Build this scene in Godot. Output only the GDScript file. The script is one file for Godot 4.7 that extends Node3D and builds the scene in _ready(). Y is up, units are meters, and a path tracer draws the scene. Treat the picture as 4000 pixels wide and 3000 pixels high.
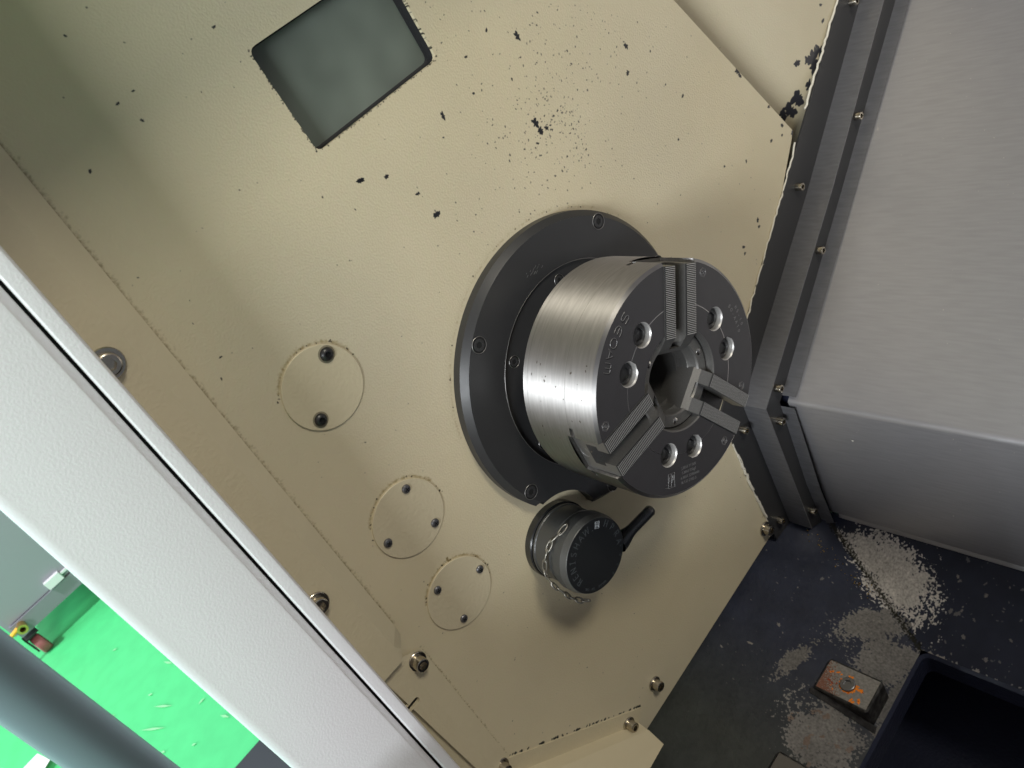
extends Node3D
# Inside a CNC lathe: three-jaw chuck on a cream headstock wall.  x points out of the wall, y up, z towards the door.

const ANI := 0.95
var rng := RandomNumberGenerator.new()
var M := {}

# ------------------------------------------------------------------ mesh builder
class Mb:
	var v := PackedVector3Array()
	var n := PackedVector3Array()
	var uv := PackedVector2Array()
	var ix := PackedInt32Array()
	var uvmode := 0            # 0: (z, y) in metres   1: (x, z)

	func vert(p: Vector3, nn: Vector3) -> int:
		v.append(p); n.append(nn)
		if uvmode == 0: uv.append(Vector2(p.z, p.y))
		elif uvmode == 2: uv.append(Vector2(p.x, atan2(p.y, p.z) * .127))
		else: uv.append(Vector2(p.x, p.z))
		return v.size() - 1

	func face(a: int, b: int, c: int) -> void:
		var g := (v[c] - v[a]).cross(v[b] - v[a])
		if g.dot(n[a] + n[b] + n[c]) < 0.0: ix.append_array(PackedInt32Array([a, c, b]))
		else: ix.append_array(PackedInt32Array([a, b, c]))

	func quad_n(p: Array, q: Array) -> void:
		var k := []
		for i in 4: k.append(vert(p[i], q[i]))
		face(k[0], k[1], k[2]); face(k[0], k[2], k[3])

	func quad(a: Vector3, b: Vector3, c: Vector3, d: Vector3, toward := Vector3.ZERO) -> void:
		var g := (c - a).cross(b - d).normalized()
		if toward != Vector3.ZERO and g.dot(toward) < 0.0: g = -g
		quad_n([a, b, c, d], [g, g, g, g])

	func tri(a: Vector3, b: Vector3, c: Vector3, toward := Vector3.ZERO) -> void:
		var g := (b - a).cross(c - a).normalized()
		if toward != Vector3.ZERO and g.dot(toward) < 0.0: g = -g
		var i := vert(a, g); var j := vert(b, g); var k := vert(c, g)
		face(i, j, k)

	func box(a: Vector3, b: Vector3) -> void:
		var c := (a + b) * 0.5
		for ax in 3:
			for s in [0, 1]:
				var p := []
				for m in [[0, 0], [1, 0], [1, 1], [0, 1]]:
					var q := Vector3.ZERO
					q[ax] = b[ax] if s else a[ax]
					q[(ax + 1) % 3] = b[(ax + 1) % 3] if m[0] else a[(ax + 1) % 3]
					q[(ax + 2) % 3] = b[(ax + 2) % 3] if m[1] else a[(ax + 2) % 3]
					p.append(q)
				var o := Vector3.ZERO
				o[ax] = 1.0 if s else -1.0
				quad_n(p, [o, o, o, o])

	# surface of revolution round the x axis; profile of (x, r); normals smoothed where neighbours turn by under 25 degrees
	func lathe(pr: Array, seg := 48, a0 := 0.0, a1 := TAU, cy := 0.0, cz := 0.0) -> void:
		var nn := []
		for i in pr.size() - 1:
			var d: Vector2 = pr[i + 1] - pr[i]
			nn.append(Vector2(-d.y, d.x).normalized())
		for i in pr.size() - 1:
			var na: Vector2 = nn[i]
			var nb: Vector2 = nn[i]
			if i > 0 and nn[i].dot(nn[i - 1]) > 0.9: na = (nn[i] + nn[i - 1]).normalized()
			if i < nn.size() - 1 and nn[i].dot(nn[i + 1]) > 0.9: nb = (nn[i] + nn[i + 1]).normalized()
			for k in seg:
				var t0 := a0 + (a1 - a0) * k / seg
				var t1 := a0 + (a1 - a0) * (k + 1) / seg
				var e0 := Vector3(0, sin(t0), cos(t0)); var e1 := Vector3(0, sin(t1), cos(t1))
				var o := Vector3(0, cy, cz)
				var p: Vector2 = pr[i]; var q: Vector2 = pr[i + 1]
				var X := Vector3(1, 0, 0)
				var pts := [o + X * p.x + e0 * p.y, o + X * q.x + e0 * q.y, o + X * q.x + e1 * q.y, o + X * p.x + e1 * p.y]
				var ns := [X * na.x + e0 * na.y, X * nb.x + e0 * nb.y, X * nb.x + e1 * nb.y, X * na.x + e1 * na.y]
				if p.y < 1e-6:
					var a := vert(pts[0], ns[0]); var b := vert(pts[1], ns[1]); var c := vert(pts[2], ns[2]); face(a, b, c)
				elif q.y < 1e-6:
					var a2 := vert(pts[0], ns[0]); var b2 := vert(pts[1], ns[1]); var c2 := vert(pts[3], ns[3]); face(a2, b2, c2)
				else: quad_n(pts, ns)

	# flat polygon given as (z, y) at height x
	func flat(poly: PackedVector2Array, x: float, toward := 1.0) -> void:
		var t := Geometry2D.triangulate_polygon(poly)
		var base := v.size()
		for p in poly: vert(Vector3(x, p.y, p.x), Vector3(toward, 0, 0))
		for i in range(0, t.size(), 3): face(base + t[i], base + t[i + 1], base + t[i + 2])

	# the wall of a (z, y) polygon between x0 and x1; inward for a hole
	func rim(poly: PackedVector2Array, x0: float, x1: float, outward := true, closed := true) -> void:
		var sg := -1.0 if Geometry2D.is_polygon_clockwise(poly) else 1.0
		if not outward: sg = -sg
		var c := poly.size()
		var en := []
		for i in c:
			var d := (poly[(i + 1) % c] - poly[i]).normalized()
			en.append(Vector2(d.y, -d.x) * sg)
		for i in (c if closed else c - 1):
			var j := (i + 1) % c
			var n0: Vector2 = en[i]; var n1: Vector2 = en[i]
			if en[i].dot(en[(i + c - 1) % c]) > 0.75: n0 = (en[i] + en[(i + c - 1) % c]).normalized()
			if en[i].dot(en[j]) > 0.75: n1 = (en[i] + en[j]).normalized()
			var P := poly[i]; var Q := poly[j]
			var A := Vector3(0, n0.y, n0.x); var B := Vector3(0, n1.y, n1.x)
			quad_n([Vector3(x0, P.y, P.x), Vector3(x1, P.y, P.x), Vector3(x1, Q.y, Q.x), Vector3(x0, Q.y, Q.x)], [A, A, B, B])

	func prism(poly: PackedVector2Array, x0: float, x1: float) -> void:
		flat(poly, x1); rim(poly, x0, x1)

	func tube(path: Array, r: float, seg := 8, closed := false) -> void:
		var c := path.size()
		var rings := []
		var up := Vector3(0.31, 0.83, 0.47)
		for i in c:
			var a: Vector3 = path[(i + c - 1) % c] if closed else path[maxi(i - 1, 0)]
			var b: Vector3 = path[(i + 1) % c] if closed else path[mini(i + 1, c - 1)]
			var d := (b - a).normalized()
			var s := d.cross(up).normalized(); var w := s.cross(d).normalized()
			up = w
			var ring := []
			for k in seg:
				var t := TAU * k / seg
				var e := s * cos(t) + w * sin(t)
				ring.append([path[i] + e * r, e])
			rings.append(ring)
		for i in (c if closed else c - 1):
			var A: Array = rings[i]; var B: Array = rings[(i + 1) % c]
			for k in seg:
				var l := (k + 1) % seg
				quad_n([A[k][0], B[k][0], B[l][0], A[l][0]], [A[k][1], B[k][1], B[l][1], A[l][1]])

	func mesh() -> ArrayMesh:
		var ar := []
		ar.resize(Mesh.ARRAY_MAX)
		ar[Mesh.ARRAY_VERTEX] = v; ar[Mesh.ARRAY_NORMAL] = n; ar[Mesh.ARRAY_TEX_UV] = uv; ar[Mesh.ARRAY_INDEX] = ix
		var m := ArrayMesh.new()
		m.add_surface_from_arrays(Mesh.PRIMITIVE_TRIANGLES, ar)
		return m

# ------------------------------------------------------------------ naming helpers
func thing(called: String, label: String, category: String, at := Vector3.ZERO, group := "") -> Node3D:
	var o := Node3D.new()
	o.name = numbered(called)
	add_child(o)
	o.position = at
	o.set_meta("label", label); o.set_meta("category", category)
	if group != "": o.set_meta("group", group)
	return o

func numbered(called: String) -> String:
	return numbered_in(self, called)

func numbered_in(parent: Node, called: String) -> String:
	if not parent.has_node(called): return called
	var k := 1
	while parent.has_node("%s_%03d" % [called, k]): k += 1
	return "%s_%03d" % [called, k]

func part(called: String, b, m: Material, parent: Node3D, at := Vector3.ZERO) -> MeshInstance3D:
	var o := MeshInstance3D.new()
	o.mesh = b.mesh() if b is Mb else b
	o.material_override = m
	o.name = numbered_in(parent, called)
	parent.add_child(o)
	o.position = at
	return o

func structure(called: String, b: Mb, m: Material) -> MeshInstance3D:
	var o := part(called, b, m, self)
	o.set_meta("kind", "structure")
	return o

# ------------------------------------------------------------------ materials
func lin(r: float, g: float, b: float) -> Color:
	return Color(r, g, b).linear_to_srgb()

func std(c: Color, rough: float, metal := 0.0, spec := 0.5) -> StandardMaterial3D:
	var m := StandardMaterial3D.new()
	m.albedo_color = c; m.roughness = rough; m.metallic = metal; m.metallic_specular = spec
	return m

func noise_tex(freq: float, size := 256, oct := 3, normal := false, strength := 4.0, lo := 0.0, hi := 1.0, sd := 1) -> NoiseTexture2D:
	var f := FastNoiseLite.new()
	f.seed = sd; f.frequency = freq; f.fractal_octaves = oct
	f.noise_type = FastNoiseLite.TYPE_SIMPLEX_SMOOTH
	var t := NoiseTexture2D.new()
	t.width = size; t.height = size; t.seamless = true; t.noise = f
	t.as_normal_map = normal; t.bump_strength = strength
	if not normal:
		var g := Gradient.new()
		g.set_color(0, Color(lo, lo, lo)); g.set_color(1, Color(hi, hi, hi))
		t.color_ramp = g
	return t

func tri(m: StandardMaterial3D, s: Vector3) -> StandardMaterial3D:
	m.uv1_triplanar = true; m.uv1_world_triplanar = true; m.uv1_scale = s
	return m

func make_materials() -> void:
	var peel := noise_tex(0.09, 512, 2, true, 3.0)
	var grime := noise_tex(0.012, 256, 4, false, 1.0, 0.98, 1.0, 5)
	var rough_n := noise_tex(0.02, 256, 4, false, 1.0, 0.75, 1.0, 7)
	var brush := noise_tex(0.05, 512, 3, false, 1.0, 0.86, 1.0, 9)
	var brush_n := noise_tex(0.12, 512, 2, true, 1.2, 0, 1, 11)
	var cast_n := noise_tex(0.05, 512, 3, true, 6.0, 0, 1, 13)

	var cream := std(lin(0.64, 0.565, 0.395), 0.42)
	cream.albedo_texture = grime; cream.normal_enabled = true; cream.normal_texture = peel; cream.normal_scale = 0.18
	M.cream = tri(cream, Vector3(4, 4, 4))
	var wall := std(Color.WHITE, 0.42)
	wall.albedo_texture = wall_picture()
	wall.normal_enabled = true; wall.normal_texture = noise_tex(0.21, 2048, 2, true, 3.0, 0, 1, 51); wall.normal_scale = 0.12
	wall.uv1_scale = Vector3(1.0 / 1.25, -1.0 / 1.25, 1); wall.uv1_offset = Vector3(0.64, 0.536, 0)
	M.wall = wall
	var postm := std(lin(0.72, 0.71, 0.725), 0.42)
	postm.normal_enabled = true; postm.normal_texture = peel; postm.normal_scale = 0.16
	M.post = tri(postm, Vector3(7, 7, 7))
	var ox := std(lin(0.030, 0.030, 0.031), 0.46, 0.0, 0.5)
	ox.roughness_texture = rough_n
	M.oxide = tri(ox, Vector3(6, 6, 6))
	M.oxide_edge = std(lin(0.30, 0.29, 0.28), 0.4, 0.9)
	M.face = tri(std(lin(0.037, 0.035, 0.037), 0.45, 0.0, 0.6), Vector3(8, 8, 8))
	(M.face as StandardMaterial3D).roughness_texture = rough_n
	var st := std(lin(0.62, 0.605, 0.59), 0.58, 1.0)
	st.albedo_texture = brush; st.roughness_texture = brush
	st.anisotropy_enabled = true; st.anisotropy = ANI
	M.steel_turned = tri(st, Vector3(9, 1.2, 1.2))
	var sh := std(lin(0.405, 0.395, 0.405), 0.36, 0.5)
	sh.albedo_texture = noise_tex(0.05, 512, 3, false, 1.0, 0.93, 1.0, 19); sh.normal_enabled = true; sh.normal_texture = brush_n; sh.normal_scale = 0.15
	M.sheet = tri(sh, Vector3(0.7, 9, 9))
	M.sheet_lip = tri(std(lin(0.24, 0.24, 0.255), 0.45, 0.6), Vector3(1, 8, 8))
	(M.sheet_lip as StandardMaterial3D).albedo_texture = brush
	M.bracket = std(lin(0.030, 0.030, 0.032), 0.5, 0.0, 0.5)
	M.jaw = tri(std(lin(0.22, 0.215, 0.205), 0.42, 0.7), Vector3(20, 20, 20))
	(M.jaw as StandardMaterial3D).albedo_texture = brush
	M.tooth = std(lin(0.52, 0.51, 0.49), 0.42, 0.6)
	M.groove = std(lin(0.05, 0.05, 0.05), 0.45, 0.4)  # dark tone that paints shade onto the tooth flanks
	M.bright = std(lin(0.62, 0.60, 0.57), 0.22, 1.0)
	M.bolt = std(lin(0.48, 0.44, 0.37), 0.26, 1.0)
	M.black_bolt = std(lin(0.018, 0.018, 0.019), 0.36, 0.1, 0.6)
	M.hole = std(lin(0.006, 0.006, 0.006), 0.7)  # near-black that stands for the shade inside recesses
	M.dull = std(lin(0.02, 0.02, 0.02), 0.6)
	M.screw = std(lin(0.20, 0.20, 0.21), 0.34, 0.8)
	M.rubber = std(lin(0.012, 0.012, 0.013), 0.7)
	M.bead = std(lin(0.70, 0.66, 0.56), 0.5)
	M.chain = std(lin(0.30, 0.285, 0.25), 0.42, 0.8)
	var prb := std(lin(0.035, 0.037, 0.037), 0.36, 0.0, 0.7)
	prb.normal_enabled = true; prb.normal_texture = brush_n; prb.normal_scale = 0.5
	M.probe = tri(prb, Vector3(40, 2, 2))
	M.cap = tri(std(lin(0.010, 0.011, 0.012), 0.5, 0.0, 0.5), Vector3(12, 12, 12))
	M.cap_edge = std(lin(0.09, 0.09, 0.085), 0.4, 0.4)
	M.print = std(lin(0.045, 0.05, 0.053), 0.5)
	M.engrave = std(lin(0.27, 0.265, 0.26), 0.35, 0.6)
	M.lever = std(lin(0.012, 0.013, 0.014), 0.22, 0.0, 0.6)
	var cst := std(Color.WHITE, 0.34, 0.0, 0.35)
	var both := casting_picture()
	cst.albedo_texture = both[0]; cst.roughness_texture = both[1]; cst.roughness = 1.0
	cst.uv1_scale = Vector3(1.0 / 0.62, 1.0 / 0.62, 1); cst.uv1_offset = Vector3(0.06 / 0.62, 0.27 / 0.62, 0)
	cst.heightmap_enabled = false
	M.casting = cst
	var cp := std(lin(0.024, 0.028, 0.052), 0.38, 0.0, 0.5)
	cp.normal_enabled = true; cp.normal_texture = cast_n; cp.normal_scale = 0.2
	M.cast_paint = tri(cp, Vector3(5, 5, 5))
	var pm := std(Color.WHITE, 0.55, 0.25)
	pm.albedo_texture = pad_picture()
	M.pad = pm
	M.pad_plain = tri(std(lin(0.15, 0.14, 0.125), 0.55, 0.2), Vector3(8, 8, 8))
	(M.pad_plain as StandardMaterial3D).albedo_texture = grime
	M.pad_side = tri(std(lin(0.12, 0.115, 0.11), 0.45, 0.3), Vector3(9, 9, 9))
	(M.pad_side as StandardMaterial3D).albedo_texture = noise_tex(0.03, 256, 4, false, 1.0, 0.2, 1.0, 21)
	var gl := std(Color(0.53, 0.565, 0.52, 0.9), 0.35)
	gl.albedo_texture = noise_tex(0.010, 256, 3, false, 1.0, 0.72, 1.0, 31)
	gl.transparency = BaseMaterial3D.TRANSPARENCY_ALPHA
	M.glass = tri(gl, Vector3(3, 3, 3))
	M.housing = std(lin(0.30, 0.31, 0.30), 0.5)
	var gf := std(lin(0.085, 0.60, 0.21), 0.38)
	gf.albedo_texture = noise_tex(0.03, 512, 5, false, 1.0, 0.94, 1.0, 41)
	M.floor = tri(gf, Vector3(0.7, 0.7, 0.7))
	M.cabinet = std(lin(0.27, 0.265, 0.30), 0.45)
	M.cabinet_dark = std(lin(0.21, 0.205, 0.235), 0.5)
	M.bar = std(lin(0.12, 0.155, 0.18), 0.45)
	M.slate = tri(std(lin(0.022, 0.027, 0.032), 0.5), Vector3(9, 9, 9))
	M.red = std(lin(0.28, 0.08, 0.08), 0.6)
	M.brass = std(lin(0.55, 0.36, 0.10), 0.3, 0.9)
	M.yellow = std(lin(0.75, 0.40, 0.03), 0.5)
	M.white = std(lin(0.85, 0.85, 0.84), 0.7)
	M.scuff = std(lin(0.26, 0.62, 0.30), 0.6)
	M.rust = std(lin(0.16, 0.075, 0.025), 0.7)
	M.flake = std(lin(0.60, 0.57, 0.50), 0.6)

# irregular fleck of bare dark metal in a picture, centre and radius in pixels
func fleck(im: Image, cx: float, cy: float, r: float, c: Color) -> void:
	var ph := rng.randf() * TAU
	var k1 := rng.randf_range(0.15, 0.4); var k2 := rng.randf_range(0.1, 0.3)
	var st := rng.randf_range(0.6, 1.0); var an := rng.randf() * PI
	var R := int(ceil(r * 1.7)) + 1
	for y in range(int(cy) - R, int(cy) + R + 1):
		for x in range(int(cx) - R, int(cx) + R + 1):
			if x < 0 or y < 0 or x >= im.get_width() or y >= im.get_height(): continue
			var d := Vector2(x + 0.5 - cx, y + 0.5 - cy).rotated(an)
			d.x /= st
			var t := d.angle()
			var rr := r * (1.0 + k1 * sin(2.0 * t + ph) + k2 * sin(5.0 * t + ph * 3.0) + 0.12 * sin(9.0 * t + ph))
			var a := clampf((rr - d.length()) / 1.2 + 0.5, 0.0, 1.0) * c.a
			if a > 0.0: im.set_pixel(x, y, im.get_pixel(x, y).lerp(Color(c.r, c.g, c.b), a))

func wall_px(z: float, y: float) -> Vector2:
	return Vector2((z + 0.80) / 1.25, (0.67 - y) / 1.25) * 2048.0

func wall_picture() -> ImageTexture:
	var S := 2048
	var im := Image.create(S, S, false, Image.FORMAT_RGB8)
	# slow mottling of the cream paint, made small and enlarged
	var f := FastNoiseLite.new(); f.seed = 3; f.frequency = 0.02; f.fractal_octaves = 4
	var g := FastNoiseLite.new(); g.seed = 8; g.frequency = 0.007; g.fractal_octaves = 3
	var sm := Image.create(256, 256, false, Image.FORMAT_RGB8)
	for y in 256:
		for x in 256:
			var a := 1.0 + 0.06 * f.get_noise_2d(x, y) + 0.08 * g.get_noise_2d(x, y)
			var w := 0.06 * g.get_noise_2d(x + 900, y)
			sm.set_pixel(x, y, lin(0.64 * a * (1.0 + w * 0.4), 0.565 * a, 0.395 * a * (1.0 - w)))
	sm.resize(S, S, Image.INTERPOLATE_CUBIC)
	im.blit_rect(sm, Rect2i(0, 0, S, S), Vector2i.ZERO)
	var dark := Color(0.075, 0.08, 0.095)
	# the large chips, (z, y, radius)
	var big := [
		[-.1379, .3405, .0047], [-.2771, .2537, .0046], [-.0090, .3254, .0040], [.1058, .3275, .0043], [.0806, .3148, .0026], [.0618, .2824, .0026],
		[.0561, .2537, .0048], [-.1077, .2568, .0053], [-.1089, .2460, .0053], [-.1180, .2441, .0033], [-.2629, .2276, .0033], [-.3349, .1553, .0028],
		[-.4492, .1247, .0058], [-.4512, .1172, .0046], [-.4878, .0486, .0032], [-.5028, .0097, .0037], [-.4695, .0056, .0036], [-.4960, -.0019, .0025],
		[-.4078, .2371, .0026], [.2901, .4601, .0018], [-.0674, .3558, .0017], [-.1055, .3638, .0020], [-.0975, .2379, .0021], [-.3111, .2287, .0017]]
	big += [
		[-.3142, .1831, .0017], [-.1061, .3092, .0017], [-.0544, .3232, .0017], [-.4049, .0141, .0023], [-.3603, .0352, .0022], [.1468, .3375, .0010],
		[.3102, .2869, .0014], [.3222, .2720, .0012], [-.2988, .1155, .0021], [-.3851, -.0709, .0036], [-.3830, -.0806, .0030], [-.3381, -.0834, .0031],
		[-.3358, -.0930, .0031], [.2405, .4873, .0014], [.1387, .4954, .0015], [.2247, .4888, .0014], [.2337, .4689, .0014], [.2392, .5413, .0012]]
	for b in big:
		var q := wall_px(b[0], b[1])
		fleck(im, q.x, q.y, b[2] / 1.25 * S * 0.8, dark.lerp(Color(.30, .30, .30), rng.randf() * .35))
	# the sprayed cluster over the chuck, then stray flecks over the whole panel
	for i in 900:
		var z := 0.0; var y := 0.0; var r := 0.0
		if i < 210: z = rng.randfn(-.128, .035); y = rng.randfn(.243, .035); r = rng.randf_range(.4, 1.9)
		elif i < 560: z = rng.randfn(-.16, .09); y = rng.randfn(.27, .09); r = rng.randf_range(.35, 1.6)
		else: z = rng.randf_range(-.5, .36); y = rng.randf_range(-.5, .6); r = rng.randf_range(.35, 1.25)
		var q := wall_px(z, y)
		fleck(im, q.x, q.y, r, Color(dark.r + .06, dark.g + .06, dark.b + .06, rng.randf_range(.35, .9)))
	# ragged paint round the window opening and along the lower lap joint
	var w := [Vector2(.1254, .4683), Vector2(.1252, .3703), Vector2(-.0363, .3714), Vector2(-.0367, .54)]
	for s in 3:
		for i in 90:
			var p: Vector2 = w[s].lerp(w[s + 1], rng.randf())
			var q := wall_px(p.x, p.y)
			fleck(im, q.x + rng.randfn(0, 1.0), q.y + rng.randfn(0, 1.0), rng.randf_range(.4, 1.0), Color(.05, .05, .05))
	for i in 60:
		var p := Vector2(.381, -.320).lerp(Vector2(.2, -.492), rng.randf()) + Vector2(-.0012, .0012)
		var q := wall_px(p.x, p.y)
		fleck(im, q.x, q.y, rng.randf_range(1.2, 3.2), Color(.10, .12, .12))
	# bare metal beside the sealed right-hand edge and on the corner panel
	for b in [[-.6299, .0500, .015], [-.6438, .0478, .012], [-.6136, .0502, .008], [-.5912, .0585, .007], [-.6217, .0437, .013], [-.6242, .0340, .013], [-.605, .015, .010], [-.5668, .0091, .012], [-.5821, .0084, .013], [-.5673, -.0038, .012], [-.5539, .0000, .009], [-.5336, -.0151, .008], [-.5224, -.0146, .008], [-.6765, .1022, .0035], [-.6715, .0804, .0045], [-.5456, -.0077, .010]]:
		var q := wall_px(b[0], b[1])
		fleck(im, q.x, q.y, b[2] / 1.25 * S * 0.8, Color(.21, .21, .23))
	# tan water marks round the cover plates and the spindle ring
	for c in [[.258, .2015, .0425], [.2768, .0279, .0442], [.2877, -.093, .0437], [0.0, 0.0, .1825]]:
		for i in 300:
			var t := rng.randf_range(0.6, 2.9)
			if c[2] > 0.1: t = rng.randf_range(0.2, 3.6)
			var r: float = c[2] + absf(rng.randfn(0, .0012))
			var q := wall_px(c[0] + cos(t) * r, c[1] + sin(t) * r)
			fleck(im, q.x, q.y, rng.randf_range(1.0, 2.4), Color(.50, .42, .25, .09))
		for i in 14:
			var t := rng.randf_range(0.3, 3.6)
			var r: float = c[2] + absf(rng.randfn(0, .0012))
			var q := wall_px(c[0] + cos(t) * r, c[1] + sin(t) * r)
			fleck(im, q.x, q.y, rng.randf_range(.5, 1.5), Color(.1, .09, .06))
	# shadow line painted beside the long folded strip, then dirt specks by the lower one
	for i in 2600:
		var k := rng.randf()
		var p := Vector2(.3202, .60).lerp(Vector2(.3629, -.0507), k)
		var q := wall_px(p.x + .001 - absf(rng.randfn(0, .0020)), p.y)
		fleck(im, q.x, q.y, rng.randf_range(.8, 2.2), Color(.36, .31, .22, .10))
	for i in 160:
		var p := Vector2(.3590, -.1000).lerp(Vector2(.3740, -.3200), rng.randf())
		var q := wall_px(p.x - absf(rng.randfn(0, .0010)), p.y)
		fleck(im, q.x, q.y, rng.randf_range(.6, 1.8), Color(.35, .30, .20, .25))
	for b in [[.273, -.052], [.2735, -.056], [.2738, -.048]]:
		var q := wall_px(b[0], b[1]); fleck(im, q.x, q.y, 3.2, Color(.47, .41, .26, .8))
	return ImageTexture.create_from_image(im)

func casting_picture() -> Array:
	var S := 900
	var im := Image.create(S, S, false, Image.FORMAT_RGB8)
	var ro := Image.create(S, S, false, Image.FORMAT_RGB8)
	var f := FastNoiseLite.new(); f.seed = 4; f.frequency = 0.09; f.fractal_octaves = 5
	var f2 := FastNoiseLite.new(); f2.seed = 34; f2.frequency = 0.16; f2.fractal_octaves = 3
	var h := FastNoiseLite.new(); h.seed = 14; h.frequency = 0.012; h.fractal_octaves = 3
	var big := FastNoiseLite.new(); big.seed = 24; big.frequency = 0.03; big.fractal_octaves = 3
	# worn-through areas: x, z, half length, half width, turn, brightness (slope that catches light painted lighter)
	var worn := [[.170, -.192, .075, .044, .50, 2.9], [.120, -.212, .045, .020, .35, 2.6], [.165, -.110, .060, .024, -.75, 1.0], [.205, -.070, .050, .034, -.9, .95], [.185, .075, .055, .050, .2, 1.05], [.105, .0, .012, .045, .3, .8], [.235, -.02, .012, .06, 0., .8]]
	for y in S:
		for x in S:
			var px := x * 0.62 / S - 0.06; var pz := y * 0.62 / S - 0.27
			var a := f.get_noise_2d(x, y)
			var m := -0.80
			var lum := 0.8
			for b in worn:
				var d := Vector2(px - b[0], pz - b[1]).rotated(-b[4])
				var e := 1.0 - sqrt(d.x * d.x / (b[2] * b[2]) + d.y * d.y / (b[3] * b[3]))
				if e * 1.25 > m: m = e * 1.25; lum = b[5]
			m += a * 0.6 + 0.45 * f2.get_noise_2d(x, y) + 0.55 * big.get_noise_2d(x * .55 + 70, y * .55)
			var t := smoothstep(0.04, 0.20, m)
			var k := 1.0 + 0.25 * h.get_noise_2d(x, y)
			var paint := Color(0.021, 0.025, 0.043) * k
			if pz > -0.02: paint = paint.lerp(Color(0.032, 0.036, 0.032) * k, clampf((pz + 0.02) * 6.0, 0.0, 1.0))
			# oily dirt gathered in the crease between the two slopes
			var cr := absf((-.548 - .349 * px) - (-.566 - .523 * (pz + .2345)))
			var oil := (1.0 - smoothstep(.0005, .004, cr + .004 * f2.get_noise_2d(x, y))) * step_in(px, .02, .235)
			t *= 1.0 - oil * .9
			paint = paint.lerp(Color(.022, .020, .010), oil * .8)
			var bare := Color(0.155, 0.147, 0.138) * (1.0 + 0.35 * a + 0.4 * f2.get_noise_2d(x, y)) * k * lum
			if big.get_noise_2d(x, y) > 0.42 and pz > 0.03 and t > 0.5: bare = bare.lerp(Color(.17, .08, .035), 0.45)
			var c := paint.lerp(bare, t)
			im.set_pixel(x, y, lin(c.r, c.g, c.b))
			var rr := lerpf(lerpf(0.36 + 0.10 * a, 0.12, oil), 0.55, t)
			ro.set_pixel(x, y, Color(rr, rr, rr))
	for i in 420:
		var c := Color(.55, .53, .50, rng.randf_range(.3, .9))
		fleck(im, rng.randf_range(60, 890), rng.randf_range(0, 520), rng.randf_range(.5, 2.0) * (1.0 if rng.randf() < .93 else 2.6), c)
	for i in 90:
		fleck(im, rng.randf_range(430, 890), rng.randf_range(20, 228), rng.randf_range(.8, 4.5), Color(.52, .50, .48, rng.randf_range(.5, .95)))
	for i in 50:
		fleck(im, rng.randf_range(430, 890), 228 + rng.randfn(0, 2.0), rng.randf_range(1.0, 4.5), Color(.60, .58, .56, .9))
	return [ImageTexture.create_from_image(im), ImageTexture.create_from_image(ro)]

func step_in(x: float, a: float, b: float) -> float:
	return 1.0 if x > a and x < b else 0.0

func pad_picture() -> ImageTexture:
	var im := Image.create(256, 176, false, Image.FORMAT_RGB8)
	var f := FastNoiseLite.new(); f.seed = 6; f.frequency = 0.05; f.fractal_octaves = 4
	for y in 176:
		for x in 256:
			var a := 1.0 + 0.35 * f.get_noise_2d(x, y)
			var c := Color(0.27, 0.258, 0.24) * a
			if x < 120 and f.get_noise_2d(x * 1.7 + 300, y * 1.7) + (70.0 - x) / 130.0 + (y - 95.0) / 240.0 > 0.22: c = c.lerp(Color(.22, .055, .015), 0.75)
			im.set_pixel(x, y, lin(c.r, c.g, c.b))
	for b in [[32, 60, 9], [62, 48, 9], [80, 52, 6], [118, 44, 6], [132, 42, 8], [96, 78, 9], [94, 96, 8], [100, 112, 8], [112, 124, 9], [130, 132, 9], [146, 130, 10], [160, 120, 9], [168, 106, 8], [178, 92, 12], [198, 92, 11], [172, 78, 8], [210, 150, 13], [176, 162, 10], [188, 168, 8], [76, 150, 5], [60, 132, 4]]:
		fleck(im, b[0], b[1], b[2], Color(1.0, .56, .12))
	for b in [[32, 60, 4], [104, 116, 5], [150, 132, 5], [96, 96, 4], [208, 96, 4], [60, 120, 7], [40, 110, 8], [80, 110, 6], [208, 150, 4]]:
		fleck(im, b[0], b[1], b[2], Color(.62, .20, .05, .8))
	return ImageTexture.create_from_image(im)

# ------------------------------------------------------------------ shapes used again
func circle(r: float, seg := 48, cz := 0.0, cy := 0.0) -> PackedVector2Array:
	var p := PackedVector2Array()
	for i in seg: p.append(Vector2(cz + cos(TAU * i / seg) * r, cy + sin(TAU * i / seg) * r))
	return p

# socket head along +x: cap, then a hexagonal socket with its own floor
func socket_head(r: float, h: float, hex: float, turn := 0.3, seg := 28) -> Mb:
	var b := Mb.new()
	var c := minf(r * 0.16, h * 0.3)
	b.lathe([Vector2(0, r), Vector2(h - c, r), Vector2(h - c * 0.35, r - c * 0.3), Vector2(h, r - c)], seg)
	var d := h * 0.62
	for k in seg:
		var pt := []
		for t in [TAU * k / seg, TAU * (k + 1) / seg]:
			var m := fposmod(t - turn, PI / 3.0) - PI / 6.0
			var q := hex / cos(m)
			var e := Vector3(0, sin(t), cos(t))
			pt.append([Vector3(h, 0, 0) + e * (r - c), Vector3(h, 0, 0) + e * q, Vector3(h - d, 0, 0) + e * q, Vector3(h - d, 0, 0)])
		b.quad(pt[0][0], pt[0][1], pt[1][1], pt[1][0], Vector3.RIGHT)
		b.quad(pt[0][1], pt[0][2], pt[1][2], pt[1][1], -(pt[0][1] - Vector3(h, 0, 0)))
		b.tri(pt[0][2], pt[1][2], pt[0][3], Vector3.RIGHT)
	return b

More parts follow.
